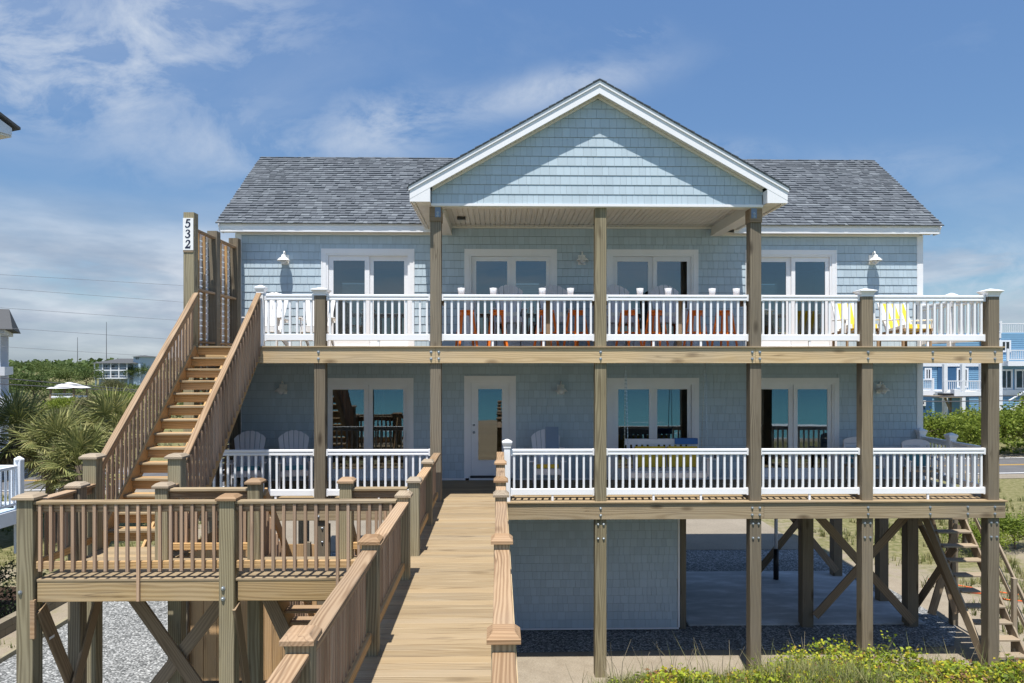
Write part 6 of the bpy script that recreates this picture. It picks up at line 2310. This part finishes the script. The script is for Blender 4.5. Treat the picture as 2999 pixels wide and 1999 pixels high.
for (u, v, lab) in ((189, 775, 'shorter thin radio mast on the left skyline'), (254, 740, 'taller thin radio mast on the left skyline')):
    d = 620.0
    x = fx(u, d)
    t = MB().tube([(x, d - 14, 0), (x, d - 14, 6.14 + (836 - v) / 1650 * d)], [0.36, 0.16], 5)
    o = t.build('radio_mast', 'wire_grey')
    tag(o, lab, 'antenna', 'thin radio masts on the skyline')

wires = [(632, 657, 425), (663, 695, 428), (707, 735, 398), (752, 778, 380), (795, 818, 360), (866, 893, 300), (880, 897, 300)]
wl = ['topmost thin power line crossing the left sky', 'second power line from the top in the left sky', 'third power line from the top in the left sky', 'fourth power line from the top in the left sky', 'fifth power line, just above the skyline at left', 'upper of two thick cables in front of the trees at left', 'lower of two thick cables in front of the trees at left']
pole = thing('utility_pole', 'brown utility pole behind the house carrying the power lines', 'pole', (-6.0, 34.5, 0))
MB().tube([(-6.0, 34.5, -0.2), (-6.0, 34.5, 11.6)], [0.17, 0.12], 10).build('pole_shaft', 'bark', pole)
board('cross_arm', (-6.0, 33.3, 11.2), (-6.0, 35.7, 11.2), 0.1, 0.12, 'bark', pole)
for k, (v0, v1, u1) in enumerate(wires):
    d0 = 34.0
    d1 = d0 * (836 - v0) / (836 - v1) if v1 < 790 else d0 * 1.12
    d1 = min(d1, 40.0)
    p0 = Vector((fx(0, d0), d0 - 14, 6.14 + (836 - v0) / 1650 * d0))
    p1 = Vector((fx(u1, d1), d1 - 14, 6.14 + (836 - v1) / 1650 * d1))
    dd = (p1 - p0)
    pe = p1 + dd * 1.1
    ps = p0 - dd * 2.0
    pts = []
    for q in range(13):
        u = q / 12
        p = ps.lerp(pe, u)
        p.z -= 0.0
        pts.append(p)
    o = MB().tube(pts, 0.008 if k < 5 else 0.022, 5).build('power_line', 'wire_pale' if k < 5 else 'wire_grey')
    tag(o, wl[k], 'power line', 'power lines along the road')
for k, z in enumerate((4.18, 3.88)):
    o = MB().tube([(10.0, 28.5, z + 0.05), (28, 30.0, z - 0.05), (70, 33.5, z + 0.25)], 0.03, 5).build('power_line', 'wire_grey')
    tag(o, ['upper black cable before the blue house at right', 'lower black cable before the blue house at right'][k], 'power line', 'power lines along the road')

# ------------------------------------------------------------------ blue house at the right
bh = thing('blue_house', 'bright blue three-storey house with white balconies behind the right deck end', 'house', (47, 55, 0))
DB = 66.0
BY = DB - 14
bxx = lambda u: fx(u, DB)
bz = lambda v: 6.14 + (836 - v) / 1650.0 * DB
XA, XB = bxx(2100), bxx(2430)
MB().box(XA, bxx(2300), BY + 1.6, BY + 10, 0, bz(762)).build('wall', 'bright_blue_siding', bh)
MB().box(bxx(2300) + 0.01, XB, BY + 0.4, BY + 10, 0, bz(765)).build('wall', 'bright_blue_siding', bh)
# clapboards
for (x0, x1, y) in ((XA, bxx(2300), BY + 1.6), (bxx(2300) + 0.02, XB, BY + 0.4)):
    cb = MB()
    z = 0.3
    while z < bz(766):
        cb.poly([(x0, y - 0.03, z), (x1, y - 0.03, z), (x1, y - 0.002, z + 0.2), (x0, y - 0.002, z + 0.2)])
        cb.poly([(x0, y - 0.002, z), (x1, y - 0.002, z), (x1, y - 0.03, z), (x0, y - 0.03, z)])
        z += 0.2
    o = cb.build('clapboards', 'bright_blue_siding', bh)
    o['kind'] = 'stuff'
MB().box(XA, bxx(2175), BY + 1.52, BY + 1.565, 0, bz(912)).build('lower_wall', 'dark_blue_siding', bh)
MB().box(bxx(2188), bxx(2232), BY + 1.5, BY + 1.56, bz(898), bz(836)).build('recess_wall', 'dark_blue_siding', bh)


def bwin(u0, v0, u1, v1, y, mull=1):
    w = MB()
    x0, x1, z0, z1 = bxx(u0), bxx(u1), bz(v1), bz(v0)
    f = frame_mesh(x0, x1, z0, z1, y - 0.10, y - 0.035, 0.16, 0.16, 0.16).build('window', 'far_white', bh)
    MB().box(x0 + 0.16, x1 - 0.16, y - 0.06, y - 0.04, z0 + 0.16, z1 - 0.16).build_c('pane', 'shadow_glass', f)
    for k in range(mull):
        xm = x0 + (x1 - x0) * (k + 1) / (mull + 1)
        MB().box(xm - 0.05, xm + 0.05, y - 0.09, y - 0.062, z0 + 0.16, z1 - 0.16).build_c('mullion', 'far_white', f)


def bbal(u0, u1, vf, y, posts=2):
    """white balcony: floor band, top rail, balusters"""
    x0, x1 = bxx(u0), bxx(u1)
    zf = bz(vf)
    f = MB().box(x0, x1, y - 0.1, y + 1.7, zf - 0.45, zf).build('balcony', 'far_white', bh)
    for zz_ in (0.16, 1.0):
        MB().box(x0, x1, y - 0.07, y, zf + zz_ - 0.05, zf + zz_ + 0.04).build_c('rail_bar', 'far_white', f)
    n = int((x1 - x0) / 0.17)
    for k in range(n + 1):
        x = x0 + (x1 - x0) * k / max(1, n)
        MB().box(x - 0.022, x + 0.022, y - 0.05, y - 0.01, zf + 0.21, zf + 0.94).build_c('baluster', 'far_white', f)
    for k in range(posts):
        x = x0 + (x1 - x0) * k / max(1, posts - 1)
        MB().box(x - 0.09, x + 0.09, y - 0.09, y + 0.03, zf + 0.01, zf + 1.15).build_c('rail_post', 'far_white', f)


bwin(2122, 845, 2148, 895, BY + 1.6, 2)
bwin(2157, 845, 2174, 874, BY + 1.6, 1)
bwin(2234, 845, 2262, 892, BY + 1.6, 2)
bwin(2140, 922, 2158, 935, BY + 1.5, 0)
bwin(2288, 800, 2299, 827, BY + 1.6, 0)
bwin(2303, 780, 2311, 820, BY + 0.4, 0)
bwin(2318, 780, 2343, 808, BY + 0.4, 1)
bwin(2303, 850, 2313, 897, BY + 0.4, 0)
bwin(2318, 848, 2347, 895, BY + 0.4, 1)
bwin(2352, 848, 2390, 895, BY + 0.4, 1)
bwin(2302, 922, 2318, 935, BY + 0.4, 0)
bbal(2118, 2150, 897, BY - 0.2)
bbal(2180, 2264, 900, BY - 0.2, 3)
bbal(2318, 2420, 829, BY - 0.6, 3)
bbal(2289, 2316, 764, BY + 0.2, 2)
bbal(2320, 2430, 766, BY + 0.5, 2)
for u, v0, v1 in ((2180, 836, 955), (2222, 836, 955), (2266, 836, 960), (2274, 838, 905), (2316, 780, 950)):
    post('column', bxx(u), BY - 0.1 if u < 2300 else BY + 0.3, max(0, bz(960)), bz(v0), 0.33, 'far_white', bh)
for v in (836, 902):
    board('belt_board', (XA, BY + 1.5, bz(v)), (bxx(2300), BY + 1.5, bz(v)), 0.1, 0.45, 'far_white', bh)
board('belt_board', (bxx(2302), BY + 0.3, bz(902)), (XB, BY + 0.3, bz(902)), 0.1, 0.5, 'far_white', bh)
board('cornice', (bxx(2285), BY + 0.32, bz(781)), (bxx(2318), BY + 0.32, bz(781)), 0.1, 0.2, 'far_white', bh)
for k in range(10):
    x = bxx(2310) + k * 0.36
    board('stair_tread', (x, BY - 2.6, bz(940) + 0.20 * k), (x, BY - 1.4, bz(940) + 0.20 * k), 0.3, 0.06, 'far_white', bh)
for yk in (BY - 2.65, BY - 1.35):
    board('stair_stringer', (bxx(2308), yk, bz(944)), (bxx(2308) + 4.0, yk, bz(944) + 2.25), 0.08, 0.3, 'far_white', bh)
    board('stair_rail', (bxx(2308), yk, bz(944) + 1.0), (bxx(2308) + 4.0, yk, bz(944) + 3.25), 0.08, 0.1, 'far_white', bh)
gr = thing('balcony_grill', 'dark grill and clutter on the small balcony of the blue house', 'grill', (bxx(2155), BY - 1, bz(908)))
MB().box(bxx(2128), bxx(2182), BY - 2.6, BY - 0.3, bz(911), bz(908)).build_c('platform', 'post_wood', gr)
MB().box(bxx(2143), bxx(2167), BY - 2.2, BY - 1.4, bz(908) + 0.05, bz(902)).build_c('grill_body', 'black_plastic', gr)
MB().box(bxx(2172), bxx(2184), BY - 2.0, BY - 1.4, bz(908), bz(893)).build_c('cabinet', 'far_white', gr)
board('strut', (bxx(2158), BY - 1.5, bz(911)), (bxx(2170), BY - 1.5, bz(940)), 0.15, 0.15, 'post_wood', gr)
post('strut', bxx(2176), BY - 1.2, 0, bz(911), 0.15, 'post_wood', gr)
